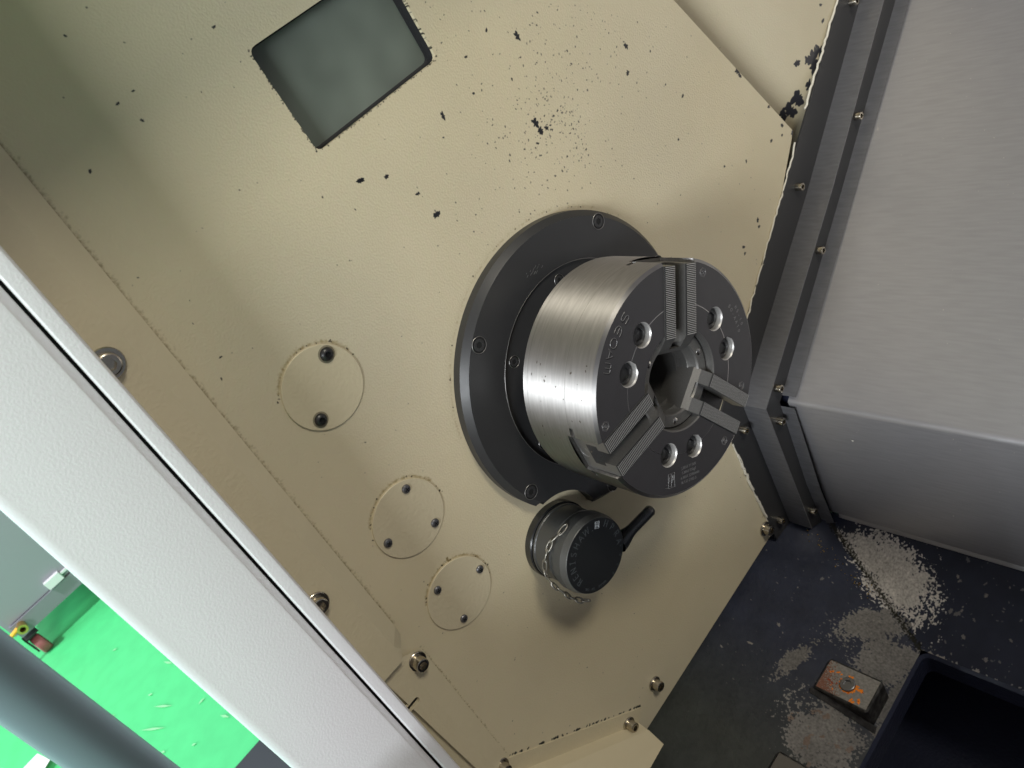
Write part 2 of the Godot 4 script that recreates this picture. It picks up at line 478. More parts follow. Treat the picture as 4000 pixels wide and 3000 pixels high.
func washer_shape(r: float, h: float) -> Mb:
	var b := Mb.new()
	b.lathe([Vector2(0, r), Vector2(h * 0.7, r), Vector2(h, r - h * 0.3), Vector2(h, 0)], 28)
	return b

func bolt_on(parent: Node3D, at: Vector3, r: float, h: float, m: Material, washer := true, turn := Basis(), called := "bolt") -> MeshInstance3D:
	var wh := 0.0022 if washer else 0.0
	var o := part(called, socket_head(r, h, r * 0.52, rng.randf()), m, parent, at + turn.x * wh)
	o.basis = turn
	if washer: part("washer", washer_shape(r * 1.42, wh), m, o, Vector3(-wh, 0, 0))
	return o

func phillips_on(parent: Node3D, at: Vector3, r: float) -> void:
	var b := Mb.new()
	b.lathe([Vector2(0, r), Vector2(r * .28, r * .97), Vector2(r * .5, r * .8), Vector2(r * .62, r * .5), Vector2(r * .66, r * .2), Vector2(r * .66, 0)], 22)
	var o := part("screw", b, M.screw, parent, at)
	o.rotation.x = rng.randf() * 1.5
	var c := Mb.new()
	c.box(Vector3(r * .30, -r * .11, -r * .52), Vector3(r * .69, r * .11, r * .52))
	c.box(Vector3(r * .29, -r * .52, -r * .105), Vector3(r * .685, r * .52, r * .105))
	part("cross_recess", c, M.hole, o)  # raised dark bars, their colour stands for the recess shade

func ease_box(a: Vector3, b: Vector3, c: float) -> Mb:
	# box with its four upright edges and its top edge chamfered (y up)
	var m := Mb.new()
	var o := [Vector2(a.x + c, a.z), Vector2(b.x - c, a.z), Vector2(b.x, a.z + c), Vector2(b.x, b.z - c), Vector2(b.x - c, b.z), Vector2(a.x + c, b.z), Vector2(a.x, b.z - c), Vector2(a.x, a.z + c)]
	var i := []
	var mid := Vector2((a.x + b.x) / 2, (a.z + b.z) / 2)
	for p in o:
		var d: Vector2 = p - mid
		i.append(mid + Vector2(d.x - signf(d.x) * c * .6, d.y - signf(d.y) * c * .6))
	for k in 8:
		var l := (k + 1) % 8
		var out := Vector3(o[k].x + o[l].x - 2 * mid.x, 0, o[k].y + o[l].y - 2 * mid.y)
		m.quad(Vector3(o[k].x, a.y, o[k].y), Vector3(o[l].x, a.y, o[l].y), Vector3(o[l].x, b.y - c * .6, o[l].y), Vector3(o[k].x, b.y - c * .6, o[k].y), out)
		m.quad(Vector3(o[k].x, b.y - c * .6, o[k].y), Vector3(o[l].x, b.y - c * .6, o[l].y), Vector3(i[l].x, b.y, i[l].y), Vector3(i[k].x, b.y, i[k].y), out + Vector3.UP)
		m.tri(Vector3(i[k].x, b.y, i[k].y), Vector3(i[l].x, b.y, i[l].y), Vector3(mid.x, b.y, mid.y), Vector3.UP)
	return m

func arc_text(parent: Node3D, called: String, s: String, size: float, r: float, mid: float, step: float, x: float, m: Material, depth := 0.0003, inward := false) -> void:
	# letters standing on a circle round the x axis, read clockwise as seen from +x (outside up), or inside up when inward
	var font := SystemFont.new(); font.font_names = PackedStringArray(["Droid Sans"])
	var g := Node3D.new()
	g.name = numbered_in(parent, called)
	parent.add_child(g)
	for i in s.length():
		if s[i] == " ": continue
		var t := TextMesh.new()
		t.text = s[i]; t.font = font; t.font_size = 32; t.pixel_size = size / 24.0; t.depth = depth; t.curve_step = 1.0
		var k := (i - (s.length() - 1) * 0.5) * step
		var a := mid + k if not inward else mid - k
		# text x axis runs along the tangent, y axis radially; text z axis is +x of the world
		var rad := Vector3(0, sin(a), cos(a)); var tan_ := Vector3(0, cos(a), -sin(a))
		var bas := Basis(tan_, rad, Vector3.RIGHT) if not inward else Basis(-tan_, -rad, Vector3.RIGHT)
		var o := part("letter", t, m, g)
		o.transform = Transform3D(bas, Vector3(x, 0, 0) + rad * r)

# ------------------------------------------------------------------ the scene
func _ready() -> void:
	rng.seed = 20240
	# camera
	var cam := Camera3D.new()
	cam.name = "camera"
	var att := CameraAttributesPhysical.new()
	att.frustum_focal_length = 24.0; att.frustum_focus_distance = 0.82; att.exposure_aperture = 11.0
	att.frustum_near = 0.02; att.frustum_far = 60.0
	cam.attributes = att
	cam.fov = 53.13; cam.near = 0.02; cam.far = 60.0
	cam.transform = Transform3D(Basis(Vector3(.61683920, -.47057987, -.63092312), Vector3(-.14327065, .7210691, -.67788854), Vector3(.77393987, .50854099, .3773634)).orthonormalized(), Vector3(.67340436, .48952619, .41778375))
	add_child(cam)
	cam.current = true
	# air and exposure
	var we := WorldEnvironment.new()
	we.name = "environment"
	var env := Environment.new()
	env.background_mode = Environment.BG_COLOR
	env.background_color = lin(0.27, 0.245, 0.25)
	env.tonemap_mode = Environment.TONE_MAPPER_LINEAR
	env.tonemap_exposure = 1.03
	env.sdfgi_enabled = true; env.ssao_enabled = true; env.ssil_enabled = true
	we.environment = env
	add_child(we)
	make_materials()
	# ceiling lamp over the open machine roof, then two unseen lights added for floor and machine
	shop_lamp(Vector3(3.90, 4.93, -1.05), Vector3(0, .1, 0), Vector2(1.1, 1.1), 13.8, Color(1.0, .97, .90), "square ceiling lamp above the open roof of the machine")
	added_spot(Vector3(-2.0, 2.2, 1.7), Vector3(-2.05, -1, 1.15), 10.0, "unseen spot lamp added to brighten the green shop floor")
	shop_lamp(Vector3(1.22, 1.05, 2.70), Vector3(.1, -.1, -.1), Vector2(1.3, .7), 8.2, Color(.96, .98, 1.0), "unseen long light added before the machine door for the chuck highlight")

	added_window()
	build_floor()
	build_apron()
	build_end_wall()
	build_casting()
	build_headstock_wall()
	build_side_panels()
	build_covers()
	build_roof()
	build_post()
	build_ring()
	build_chuck()
	build_plates()
	build_probe()
	build_background()

func shop_lamp(at: Vector3, to: Vector3, size: Vector2, energy: float, c: Color, label: String) -> void:
	var t := thing("lamp_panel", label, "lamp", at)  # serves the ceiling lamp and the light added before the door
	var z := (at - to).normalized()
	var x := Vector3.UP.cross(z).normalized() if absf(z.y) < 0.99 else Vector3.RIGHT
	t.basis = Basis(x, z.cross(x), z)
	var b := Mb.new()
	b.box(Vector3(-size.x * .52, -size.y * .52, .012), Vector3(size.x * .52, size.y * .52, .07))
	part("lamp_case", b, M.white, t)
	var d := Mb.new()
	d.box(Vector3(-size.x * .5, -size.y * .5, .004), Vector3(size.x * .5, size.y * .5, .010))
	var glow := std(Color(.9, .9, .9), 0.5)
	glow.emission_enabled = true; glow.emission = c; glow.emission_energy_multiplier = 1.2
	part("diffuser", d, glow, t)
	var l := AreaLight3D.new()
	l.name = "area_light"
	l.area_size = size; l.area_normalize_energy = true
	l.light_energy = energy; l.light_color = c; l.shadow_enabled = true
	l.area_range = 12.0; l.area_attenuation = 2.0
	t.add_child(l)

func added_spot(at: Vector3, to: Vector3, energy: float, label: String) -> void:
	var t := thing("added_spot_lamp", label, "lamp", at)  # spot added out of view, its cone kept to one patch of floor
	var z := (at - to).normalized()
	var x := Vector3.UP.cross(z).normalized()
	t.basis = Basis(x, z.cross(x), z)
	var b := Mb.new()
	b.lathe([Vector2(-.02, .20), Vector2(.10, .16), Vector2(.16, .06), Vector2(.16, 0)], 32)
	var o := part("reflector", b, M.white, t)
	o.rotation.y = -PI / 2
	var d := Mb.new()
	d.lathe([Vector2(-.01, .19), Vector2(-.01, 0)], 32)
	var glow := std(Color(.9, .9, .9), 0.5)
	glow.emission_enabled = true; glow.emission = Color(.96, .98, 1.0); glow.emission_energy_multiplier = 1.5
	part("diffuser", d, glow, t).rotation.y = -PI / 2
	var l := SpotLight3D.new()
	l.name = "spot_light"
	l.position = Vector3(0, 0, -.04)
	l.spot_angle = 33.0; l.spot_angle_attenuation = 0.6
	l.light_energy = energy; l.light_color = Color(.95, .98, 1.0); l.light_size = .12
	l.spot_range = 9.0; l.spot_attenuation = 2.0; l.shadow_enabled = true
	t.add_child(l)

func added_window() -> void:
	# window added out of view; its glow brightens the edges of the post
	var t := thing("added_window", "unseen glowing window added far behind the door side to brighten the post edges", "window", Vector3(-3.2, 1.3, 6.5))
	t.basis = Basis().rotated(Vector3.UP, -0.46)
	var f := Mb.new()
	f.box(Vector3(-2.1, -1.2, .02), Vector3(2.1, 1.2, .10))
	part("added_window_frame", f, M.white, t)
	var g := std(Color(.9, .93, 1.0), .4)
	g.emission_enabled = true; g.emission = Color(.88, .94, 1.0); g.emission_energy_multiplier = 1.4
	for k in 4:
		var p := Mb.new()
		p.box(Vector3(-2.0 + k * 1.01, -1.1, .0), Vector3(-2.0 + k * 1.01 + .97, 1.1, .015))
		part("window_pane", p, g, t)  # glowing panes of the added window
	var l := AreaLight3D.new()
	l.name = "area_light"
	l.position = Vector3(0, 0, -.02)
	l.area_size = Vector2(4.0, 2.2); l.area_normalize_energy = true
	l.light_energy = 48.0; l.light_color = Color(.90, .95, 1.0); l.shadow_enabled = true
	l.area_range = 14.0; l.area_attenuation = 2.0
	t.add_child(l)

func build_end_wall() -> void:
	var t := thing("tailstock_wall", "unseen grey end wall of the machine facing the headstock", "wall", Vector3(1.3, -1, -.4))  # out of view, added to cut the fill light on the headstock
	var b := Mb.new()
	b.box(Vector3(0, 0, -.9), Vector3(.02, 1.9, .95))
	part("panel_sheet", b, M.cabinet, t)

func build_apron() -> void:
	var t := thing("front_apron", "unseen grey lower front panel of the machine below the door opening", "panel", Vector3(.15, -1, .53))  # out of view, added to hold back green bounce from the floor
	var b := Mb.new()
	b.box(Vector3(0, .02, 0), Vector3(1.3, .97, .03))
	part("panel_sheet", b, M.cabinet, t)

# ---------------------------------------------------------------- shop floor and machine bed
func build_floor() -> void:
	var b := Mb.new(); b.uvmode = 1
	b.quad(Vector3(-9, -1, -4), Vector3(6, -1, -4), Vector3(6, -1, 9), Vector3(-9, -1, 9), Vector3.UP)
	structure("floor", b, M.floor)

func h_casting(x: float, z: float) -> float:
	var A := -.548 - .349 * x
	var B := -.566 - .523 * (z + .2345)
	var k := 0.004
	var h := maxf(A, B) + pow(maxf(k - absf(A - B), 0.0), 2) / (4.0 * k)
	# cast fillet swelling in the corner below the way cover
	h += .006 * smoothstep(-.15, -.22, z) * (1.0 - smoothstep(.02, .07, x))
	return h

func build_casting() -> void:
	var t := thing("bed_casting", "dark blue cast iron machine bed with worn paint below the steel covers", "machine bed")
	var f := FastNoiseLite.new(); f.seed = 2; f.frequency = 60.0; f.fractal_octaves = 3
	var b := Mb.new(); b.uvmode = 1
	for g in [[-.07, .2350, -.250, .46, 90, 190], [.2350, 1.1, -.250, -.1133, 110, 40]]:
		var nx: int = g[4]; var nz: int = g[5]
		var base := b.v.size()
		for j in nz + 1:
			for i in nx + 1:
				var x: float = lerpf(g[0], g[1], float(i) / nx); var z: float = lerpf(g[2], g[3], float(j) / nz)
				var h := h_casting(x, z) + .00012 * f.get_noise_2d(x, z)
				var e := .002
				var hx := h_casting(x + e, z) + .00012 * f.get_noise_2d(x + e, z)
				var hz := h_casting(x, z + e) + .00012 * f.get_noise_2d(x, z + e)
				b.vert(Vector3(x, h, z), Vector3(-(hx - h) / e, 1, -(hz - h) / e).normalized())
		for j in nz:
			for i in nx:
				var k := base + j * (nx + 1) + i
				b.face(k, k + 1, k + nx + 2); b.face(k, k + nx + 2, k + nx + 1)
	part("bed_top", b, M.casting, t)
	# the lip round the chip pit, with a rounded inner corner
	var lip := Mb.new()
	var path := []
	var cy := -.6298
	path.append(Vector3(.2350, cy, .46)); path.append(Vector3(.2350, cy, -.0983))
	for k in 5:
		var a := PI + (PI / 2) * k / 4.0
		path.append(Vector3(.2500 + cos(a) * .015, cy, -.0983 + sin(a) * .015))
	path.append(Vector3(1.1, cy, -.1133))
	for i in path.size() - 1:
		var p: Vector3 = path[i]; var q: Vector3 = path[i + 1]
		var dn := Vector3(0, -.042, 0)
		var out := Vector3(q.z - p.z, 0, p.x - q.x).normalized()
		if out.dot(Vector3(1, 0, 1)) < 0: out = -out
		var e := out * .004
		lip.quad(p, q, q + e + Vector3(0, -.005, 0), p + e + Vector3(0, -.005, 0), out + Vector3.UP)
		lip.quad(p + e + Vector3(0, -.005, 0), q + e + Vector3(0, -.005, 0), q + e + dn, p + e + dn, out)
		lip.quad(p + e + dn, q + e + dn, q + e + dn - out * .05, p + e + dn - out * .05, Vector3.DOWN)
	part("pit_lip", lip, M.cast_paint, t)
	# opaque backing behind covers and headstock wall, added to stop light leaking through gaps
	var bd := Mb.new()
	bd.box(Vector3(-.12, -1, -1.3), Vector3(1.15, -.58, -.262))
	bd.box(Vector3(-.12, -.58, -1.3), Vector3(.0, .75, -1.25))
	bd.box(Vector3(-.12, -1.0, -1.3), Vector3(-.10, .725, .44))
	bd.quad(Vector3(-.1, -.315, -.262), Vector3(1.15, -.315, -.262), Vector3(1.15, .30, -1.24), Vector3(-.1, .30, -1.24), Vector3(0, 1, 1))
	bd.quad(Vector3(-.1, -.315, -.262), Vector3(1.15, -.315, -.262), Vector3(1.15, -.58, -.262), Vector3(-.1, -.58, -.262), Vector3(0, 0, 1))
	bd.quad(Vector3(-.12, -.7, .44), Vector3(.02, -.7, .44), Vector3(.02, .725, .44), Vector3(-.12, .725, .44), Vector3(0, 0, 1))
	part("bed_backing", bd, M.cast_paint, t)
	var pit := Mb.new()
	pit.quad(Vector3(.15, -.672, .6), Vector3(.15, -.672, -.2), Vector3(.15, -.86, -.2), Vector3(.15, -.86, .6), Vector3.RIGHT)
	pit.quad(Vector3(.15, -.672, -.2), Vector3(1.2, -.672, -.2), Vector3(1.2, -.86, -.2), Vector3(.15, -.86, -.2), Vector3.BACK)
	pit.quad(Vector3(.15, -.84, -.2), Vector3(1.2, -.86, -.2), Vector3(1.2, -.86, .6), Vector3(.15, -.84, .6), Vector3.UP)
	pit.quad(Vector3(.15, -.6, .46), Vector3(1.2, -.6, .46), Vector3(1.2, -.9, .46), Vector3(.15, -.9, .46), Vector3.FORWARD)
	part("chip_pit", pit, M.cast_paint, t)
	# oil drops and swarf along the fillet
	var s := Mb.new()
	for i in 60:
		var k := rng.randf()
		var x := lerpf(.02, .15, k) + rng.randfn(0, .005); var z := lerpf(-.20, -.155, k) + rng.randfn(0, .006)
		var r := rng.randf_range(.0005, .0014)
		var p := Vector3(x, h_casting(x, z) + .0006, z)
		var o := [Vector3(r, 0, 0), Vector3(0, 0, r * rng.randf_range(.6, 1.6)), Vector3(-r, 0, 0), Vector3(0, 0, -r)]
		for q in 4: s.tri(p + o[q], p + o[(q + 1) % 4], p + Vector3(0, r, 0), o[q] + Vector3.UP)
	part("swarf", s, M.brass, t).set_meta("kind", "stuff")
	# levelling pads
	var spots := [[.1480, .2275, -.0287, .0230, "bare steel levelling pad with orange rust spots and a socket screw", -.590], [.1508, .2290, .1272, .1800, "grey levelling pad at the bottom edge, nearer the cream chute plate", -.590]]
	for q in spots:
		var pad := thing("levelling_pad", q[4], "pad", Vector3(q[0], -.61, q[2]))
		var w: float = q[1] - q[0]; var d: float = q[3] - q[2]; var y: float = q[5] + .61
		var o := part("pad_block", ease_box(Vector3(0, -.03, 0), Vector3(w, y, d), .003), M.pad_side, pad)
		var top := Mb.new()
		top.quad(Vector3(.003, y + .0003, .003), Vector3(w - .003, y + .0003, .003), Vector3(w - .003, y + .0003, d - .003), Vector3(.003, y + .0003, d - .003), Vector3.UP)
		top.uv = PackedVector2Array([Vector2(0, 0), Vector2(1, 0), Vector2(1, 1), Vector2(0, 1)])
		part("pad_top", top, M.pad if q[2] < .1 else M.pad_plain, pad)
		# the sloping foot of the pad in front
		var ft := Mb.new()
		var f0: float = -.548 - .349 * (q[0] - .004) + .61; var f1: float = -.548 - .349 * (q[1] + .006) + .61
		ft.quad(Vector3(-.004, f0 + .006, d), Vector3(w + .006, f1 + .007, d), Vector3(w + .006, f1 + .0015, d + .008), Vector3(-.004, f0 + .0015, d + .007), Vector3(0, 1, 1))
		part("pad_foot", ft, M.pad_side, pad)
		bolt_on(pad, Vector3(w * .51, y + .0004, d * .52), .0105, .0036, M.screw, false, Basis(Vector3.UP, Vector3.LEFT, Vector3.BACK), "screw")

# ---------------------------------------------------------------- cream headstock wall
func build_headstock_wall() -> void:
	var t := thing("headstock_wall", "cream painted headstock wall with black paint chips behind the chuck", "wall")
	# outline in (z, y)
	var outline := PackedVector2Array([Vector2(-.160, -.5230), Vector2(-.166, -.252), Vector2(-.2872, -.1759), Vector2(-.4549, -.0710), Vector2(-.5230, -.0120), Vector2(-.381, .2572), Vector2(-.134, .722), Vector2(.45, .722), Vector2(.45, -.5440)])
	var w := PackedVector2Array()
	var corners := [Vector2(.1254, .4683), Vector2(.1252, .3703), Vector2(-.0363, .3714), Vector2(-.0360, .4690)]
	for k in 4:
		var c: Vector2 = corners[k]; var a: Vector2 = corners[(k + 3) % 4]; var n: Vector2 = corners[(k + 1) % 4]
		var r := .008
		for s in 5:
			var u := s / 4.0
			var p := c + (a - c).normalized() * r; var q := c + (n - c).normalized() * r
			w.append(p.lerp(c, u).lerp(c.lerp(q, u), u))
	var b := Mb.new()
	var cz := .045
	for side in [Rect2(-3, -3, 3 + cz, 6), Rect2(cz, -3, 3, 6)]:
		var half := PackedVector2Array([side.position, Vector2(side.end.x, side.position.y), side.end, Vector2(side.position.x, side.end.y)])
		for piece in Geometry2D.intersect_polygons(outline, half):
			for bit in Geometry2D.clip_polygons(piece, w): b.flat(bit, 0.0)
	b.rim(outline, -.004, 0.0)
	b.rim(w, -.004, 0.0, false)
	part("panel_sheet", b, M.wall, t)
	# viewing window of the work lamp
	var g := Mb.new()
	var big := PackedVector2Array()
	var mid := Vector2(.0446, .4197)
	for p in w: big.append(mid + (p - mid) * 1.04)
	g.rim(w, -.016, -.004, false)
	g.flat(w, -.0160)
	var gas := Mb.new()
	gas.rim(w, -.014, -.004, false)
	for i in w.size():
		var j := (i + 1) % w.size()
		var p := w[i]; var q := w[j]
		var pi := mid + (p - mid) * .965; var qi := mid + (q - mid) * .965
		gas.quad(Vector3(-.0125, p.y, p.x), Vector3(-.0125, q.y, q.x), Vector3(-.0135, qi.y, qi.x), Vector3(-.0135, pi.y, pi.x), Vector3.RIGHT)
	part("window_gasket", gas, M.rubber, t)
	var pane := Mb.new(); pane.flat(w, -.0136)
	part("window_pane", pane, M.glass, t)
	var hs := Mb.new()
	var x0 := -.085
	hs.quad(Vector3(x0, .36, -.05), Vector3(x0, .36, .14), Vector3(x0, .48, .14), Vector3(x0, .48, -.05), Vector3.RIGHT)
	hs.quad(Vector3(x0, .36, -.05), Vector3(-.016, .36, -.05), Vector3(-.016, .48, -.05), Vector3(x0, .48, -.05), Vector3.BACK)
	hs.quad(Vector3(x0, .36, .14), Vector3(-.016, .36, .14), Vector3(-.016, .48, .14), Vector3(x0, .48, .14), Vector3.FORWARD)
	hs.quad(Vector3(x0, .36, -.05), Vector3(x0, .36, .14), Vector3(-.016, .36, .14), Vector3(-.016, .36, -.05), Vector3.UP)
	hs.quad(Vector3(x0, .48, -.05), Vector3(x0, .48, .14), Vector3(-.016, .48, .14), Vector3(-.016, .48, -.05), Vector3.DOWN)
	part("lamp_housing", hs, M.housing, t)
	for zz in [.02, .085]:
		var tb := Mb.new(); tb.tube([Vector3(-.055, .375, zz), Vector3(-.055, .465, zz)], .009, 12)
		part("lamp_tube", tb, M.slate, t)
	# sealant bead along the right-hand edge, broken in places
	var edge := [Vector2(-.5207, -.1600), Vector2(-.4400, -.1600), Vector2(-.3826, -.1600), Vector2(-.306, -.1650)]
	bead(t, edge, .0022)
	bead(t, [Vector2(-.1759, -.2872), Vector2(-.1240, -.3700), Vector2(-.0710, -.4549), Vector2(-.0420, -.500), Vector2(-.022, -.522)], .0014)
	bead(t, [Vector2(.000, -.562), Vector2(.030, -.613), Vector2(.0891, -.7159), Vector2(.11, -.75)], .0018)
	# bolts straight into the wall
	for q in [[-.1053, .3719, .0080, .0046], [-.4874, .1612, .0075, .0005], [-.4990, -.1480, .0085, .0005]]:
		bolt_on(t, Vector3(q[3], q[0], q[1]), q[2], .011, M.bolt)

func bead(t: Node3D, pts: Array, r: float) -> void:
	var path := []
	for i in pts.size() - 1:
		var c := int(maxf(3.0, (pts[i + 1] - pts[i]).length() / .0065))
		for k in c:
			var p: Vector2 = pts[i].lerp(pts[i + 1], float(k) / c)
			path.append(Vector3(.0012 + rng.randfn(0, .0006), p.x + rng.randfn(0, .0006), p.y + rng.randfn(0, .0010)))
	var b := Mb.new(); b.tube(path, r, 7)
	part("sealant_bead", b, M.bead, t)

# ---------------------------------------------------------------- folded cream sheets on the wall
func build_side_panels() -> void:
	# upper strip at the door side with its bent-up edge
	var t := thing("door_side_strip", "long cream folded sheet strip beside the grey door post", "panel", Vector3(0, 0, .34))
	var b := Mb.new()
	var o := Vector3(0, 0, -.34)
	var e0 := Vector3(.0042, .60, .3202); var e1 := Vector3(.0042, -.0507, .3629); var e2 := Vector3(.0046, -.0628, .3650); var e3 := Vector3(.0085, -.0738, .3745)
	var f0 := Vector3(.0180, .60, .3455); var f1 := Vector3(.0180, -.0560, .3790)
	b.quad(e0 + o, e1 + o, f1 + o, f0 + o, Vector3.RIGHT)
	b.quad(e1 + o, e2 + o, e3 + o, f1 + o, Vector3.RIGHT)
	b.quad(f0 + o, f1 + o, Vector3(.0180, -.0760, .44) + o, Vector3(.0180, .60, .44) + o, Vector3.RIGHT)
	b.quad(f1 + o, e3 + o, Vector3(.0180, -.0778, .3830) + o, Vector3(.0180, -.0760, .44) + o, Vector3.RIGHT)
	var th := Vector3(-.0036, 0, 0)
	for p in [[e0, e1], [e1, e2], [e2, e3], [e3, Vector3(.0180, -.0778, .3830)], [Vector3(.0180, -.0778, .3830), Vector3(.0180, -.0760, .44)]]:
		b.quad(p[0] + o, p[1] + o, p[1] + o + th, p[0] + o + th, Vector3(0, -.3, -1))
	part("folded_sheet", b, M.cream, t)
	for q in [[.346, .3806, .0095], [.0509, .4005, .0085]]:
		bolt_on(t, Vector3(.0183, q[0], q[1] - .34), q[2], .007, M.bolt)
	# lower strip, its slot and lap
	var u := thing("slotted_strip", "short slotted cream strip below the long folded strip", "panel", Vector3(0, -.2, .38))
	var c := Mb.new()
	var d := Vector3(0, .2, -.38)
	var l0 := Vector3(.0075, -.0816, .3832); var l1 := Vector3(.0075, -.43, .4035); var m0 := Vector3(.0012, -.1000, .3590); var m1 := Vector3(.0012, -.3200, .3740)
	c.quad(l0 + d, l1 + d, m1 + d, m0 + d, Vector3.RIGHT)
	# flat part with the slot left open
	var fl := PackedVector2Array([Vector2(.3832 - .38, -.0816 + .2), Vector2(.4035 - .38, -.43 + .2), Vector2(.08, -.23), Vector2(.08, -.0800 + .2)])
	var slot := PackedVector2Array()
	for k in 9:
		var a := PI / 2 + PI * k / 8.0
		slot.append(Vector2(.4015 - .38 + cos(a) * .0040, -.1392 + .2 + sin(a) * .0040))
	slot.append(Vector2(.045, -.1432 + .2)); slot.append(Vector2(.045, -.1352 + .2))
	for piece in Geometry2D.clip_polygons(fl, PackedVector2Array([Vector2(.03, -.5), Vector2(.2, -.5), Vector2(.2, .5), Vector2(.03, .5)])):
		for bit in Geometry2D.clip_polygons(piece, slot): c.flat(bit, .0075)
	c.rim(slot, -.006, .0075, false)
	c.quad(l0 + d, Vector3(.0075, -.0800, .46) + d, Vector3(.0020, -.0800, .46) + d, Vector3(.0020, -.0816, .3832) + d, Vector3.UP)
	c.quad(m0 + d, m1 + d, m1 + d - Vector3(.0015, 0, 0), m0 + d - Vector3(.0015, 0, 0), Vector3.FORWARD)
	part("folded_sheet", c, M.cream, u)
	var dk := Mb.new()
	dk.quad(Vector3(.0025, -.1345, .3990) + d, Vector3(.0025, -.1345, .430) + d, Vector3(.0025, -.1445, .430) + d, Vector3(.0025, -.1445, .3965) + d, Vector3.RIGHT)
	part("slot_back", dk, M.hole, u)
	# chute plate at the bottom
	var v := thing("chute_plate", "cream bent chute plate bolted slantwise along the bottom of the wall", "plate", Vector3(0, -.42, .29))
	var g := Mb.new()
	var q := Vector3(0, .42, -.29)
	var a0 := Vector3(.0022, -.3202, .3809); var a1 := Vector3(.0022, -.4919, .2002)
	var b0 := Vector3(.0022, -.3380, .3970); var b1 := Vector3(.0022, -.5084, .2166)
	var c0 := Vector3(.0205, -.3400, .3990); var c1 := Vector3(.0205, -.5080, .2178)
	var d0 := Vector3(.0600, -.3560, .4300); var d1 := Vector3(.0450, -.5200, .2205)
	var d2 := Vector3(.0649, -.4920, .2614)
	g.quad(a0 + q, a1 + q, b1 + q, b0 + q, Vector3.RIGHT)
	g.quad(b0 + q, b1 + q, c1 + q, c0 + q, Vector3.UP)
	g.quad(c0 + q, c1 + q, d1 + q, d2 + q, Vector3(1, .3, .5)); g.tri(c0 + q, d2 + q, d0 + q, Vector3(1, .3, .5))
	g.quad(a0 + q, a1 + q, a1 + q - Vector3(.002, 0, 0), a0 + q - Vector3(.002, 0, 0), Vector3.UP)
	var und := Vector3(-.0012, -.0010, -.0008)
	g.quad(c1 + q, d1 + q, d1 + q + und, c1 + q + und, Vector3.DOWN); g.quad(d1 + q, d2 + q, d2 + q + und, d1 + q + und, Vector3.DOWN)
	part("bent_sheet", g, M.cream, v)
	for s in [[-.3183, .3819 + .006], [-.4844, .2334 - .004]]:
		bolt_on(v, Vector3(.0024, s[0] - .004, s[1]) + q, .0075, .011, M.bolt)

# ---------------------------------------------------------------- steel way covers and their edge rails
func strip_x(b: Mb, pts: Array, x0: float, x1: float, toward: Vector3) -> void:
	for i in pts.size() - 1:
		var p: Vector2 = pts[i]; var q: Vector2 = pts[i + 1]      # (y, z)
		b.quad(Vector3(x0, p.x, p.y), Vector3(x1, p.x, p.y), Vector3(x1, q.x, q.y), Vector3(x0, q.x, q.y), toward)

func band(b: Mb, a: Array, c: Array, x: float) -> void:
	for i in a.size() - 1:
		b.quad(Vector3(x, a[i].x, a[i].y), Vector3(x, a[i + 1].x, a[i + 1].y), Vector3(x, c[i + 1].x, c[i + 1].y), Vector3(x, c[i].x, c[i].y), Vector3.RIGHT)

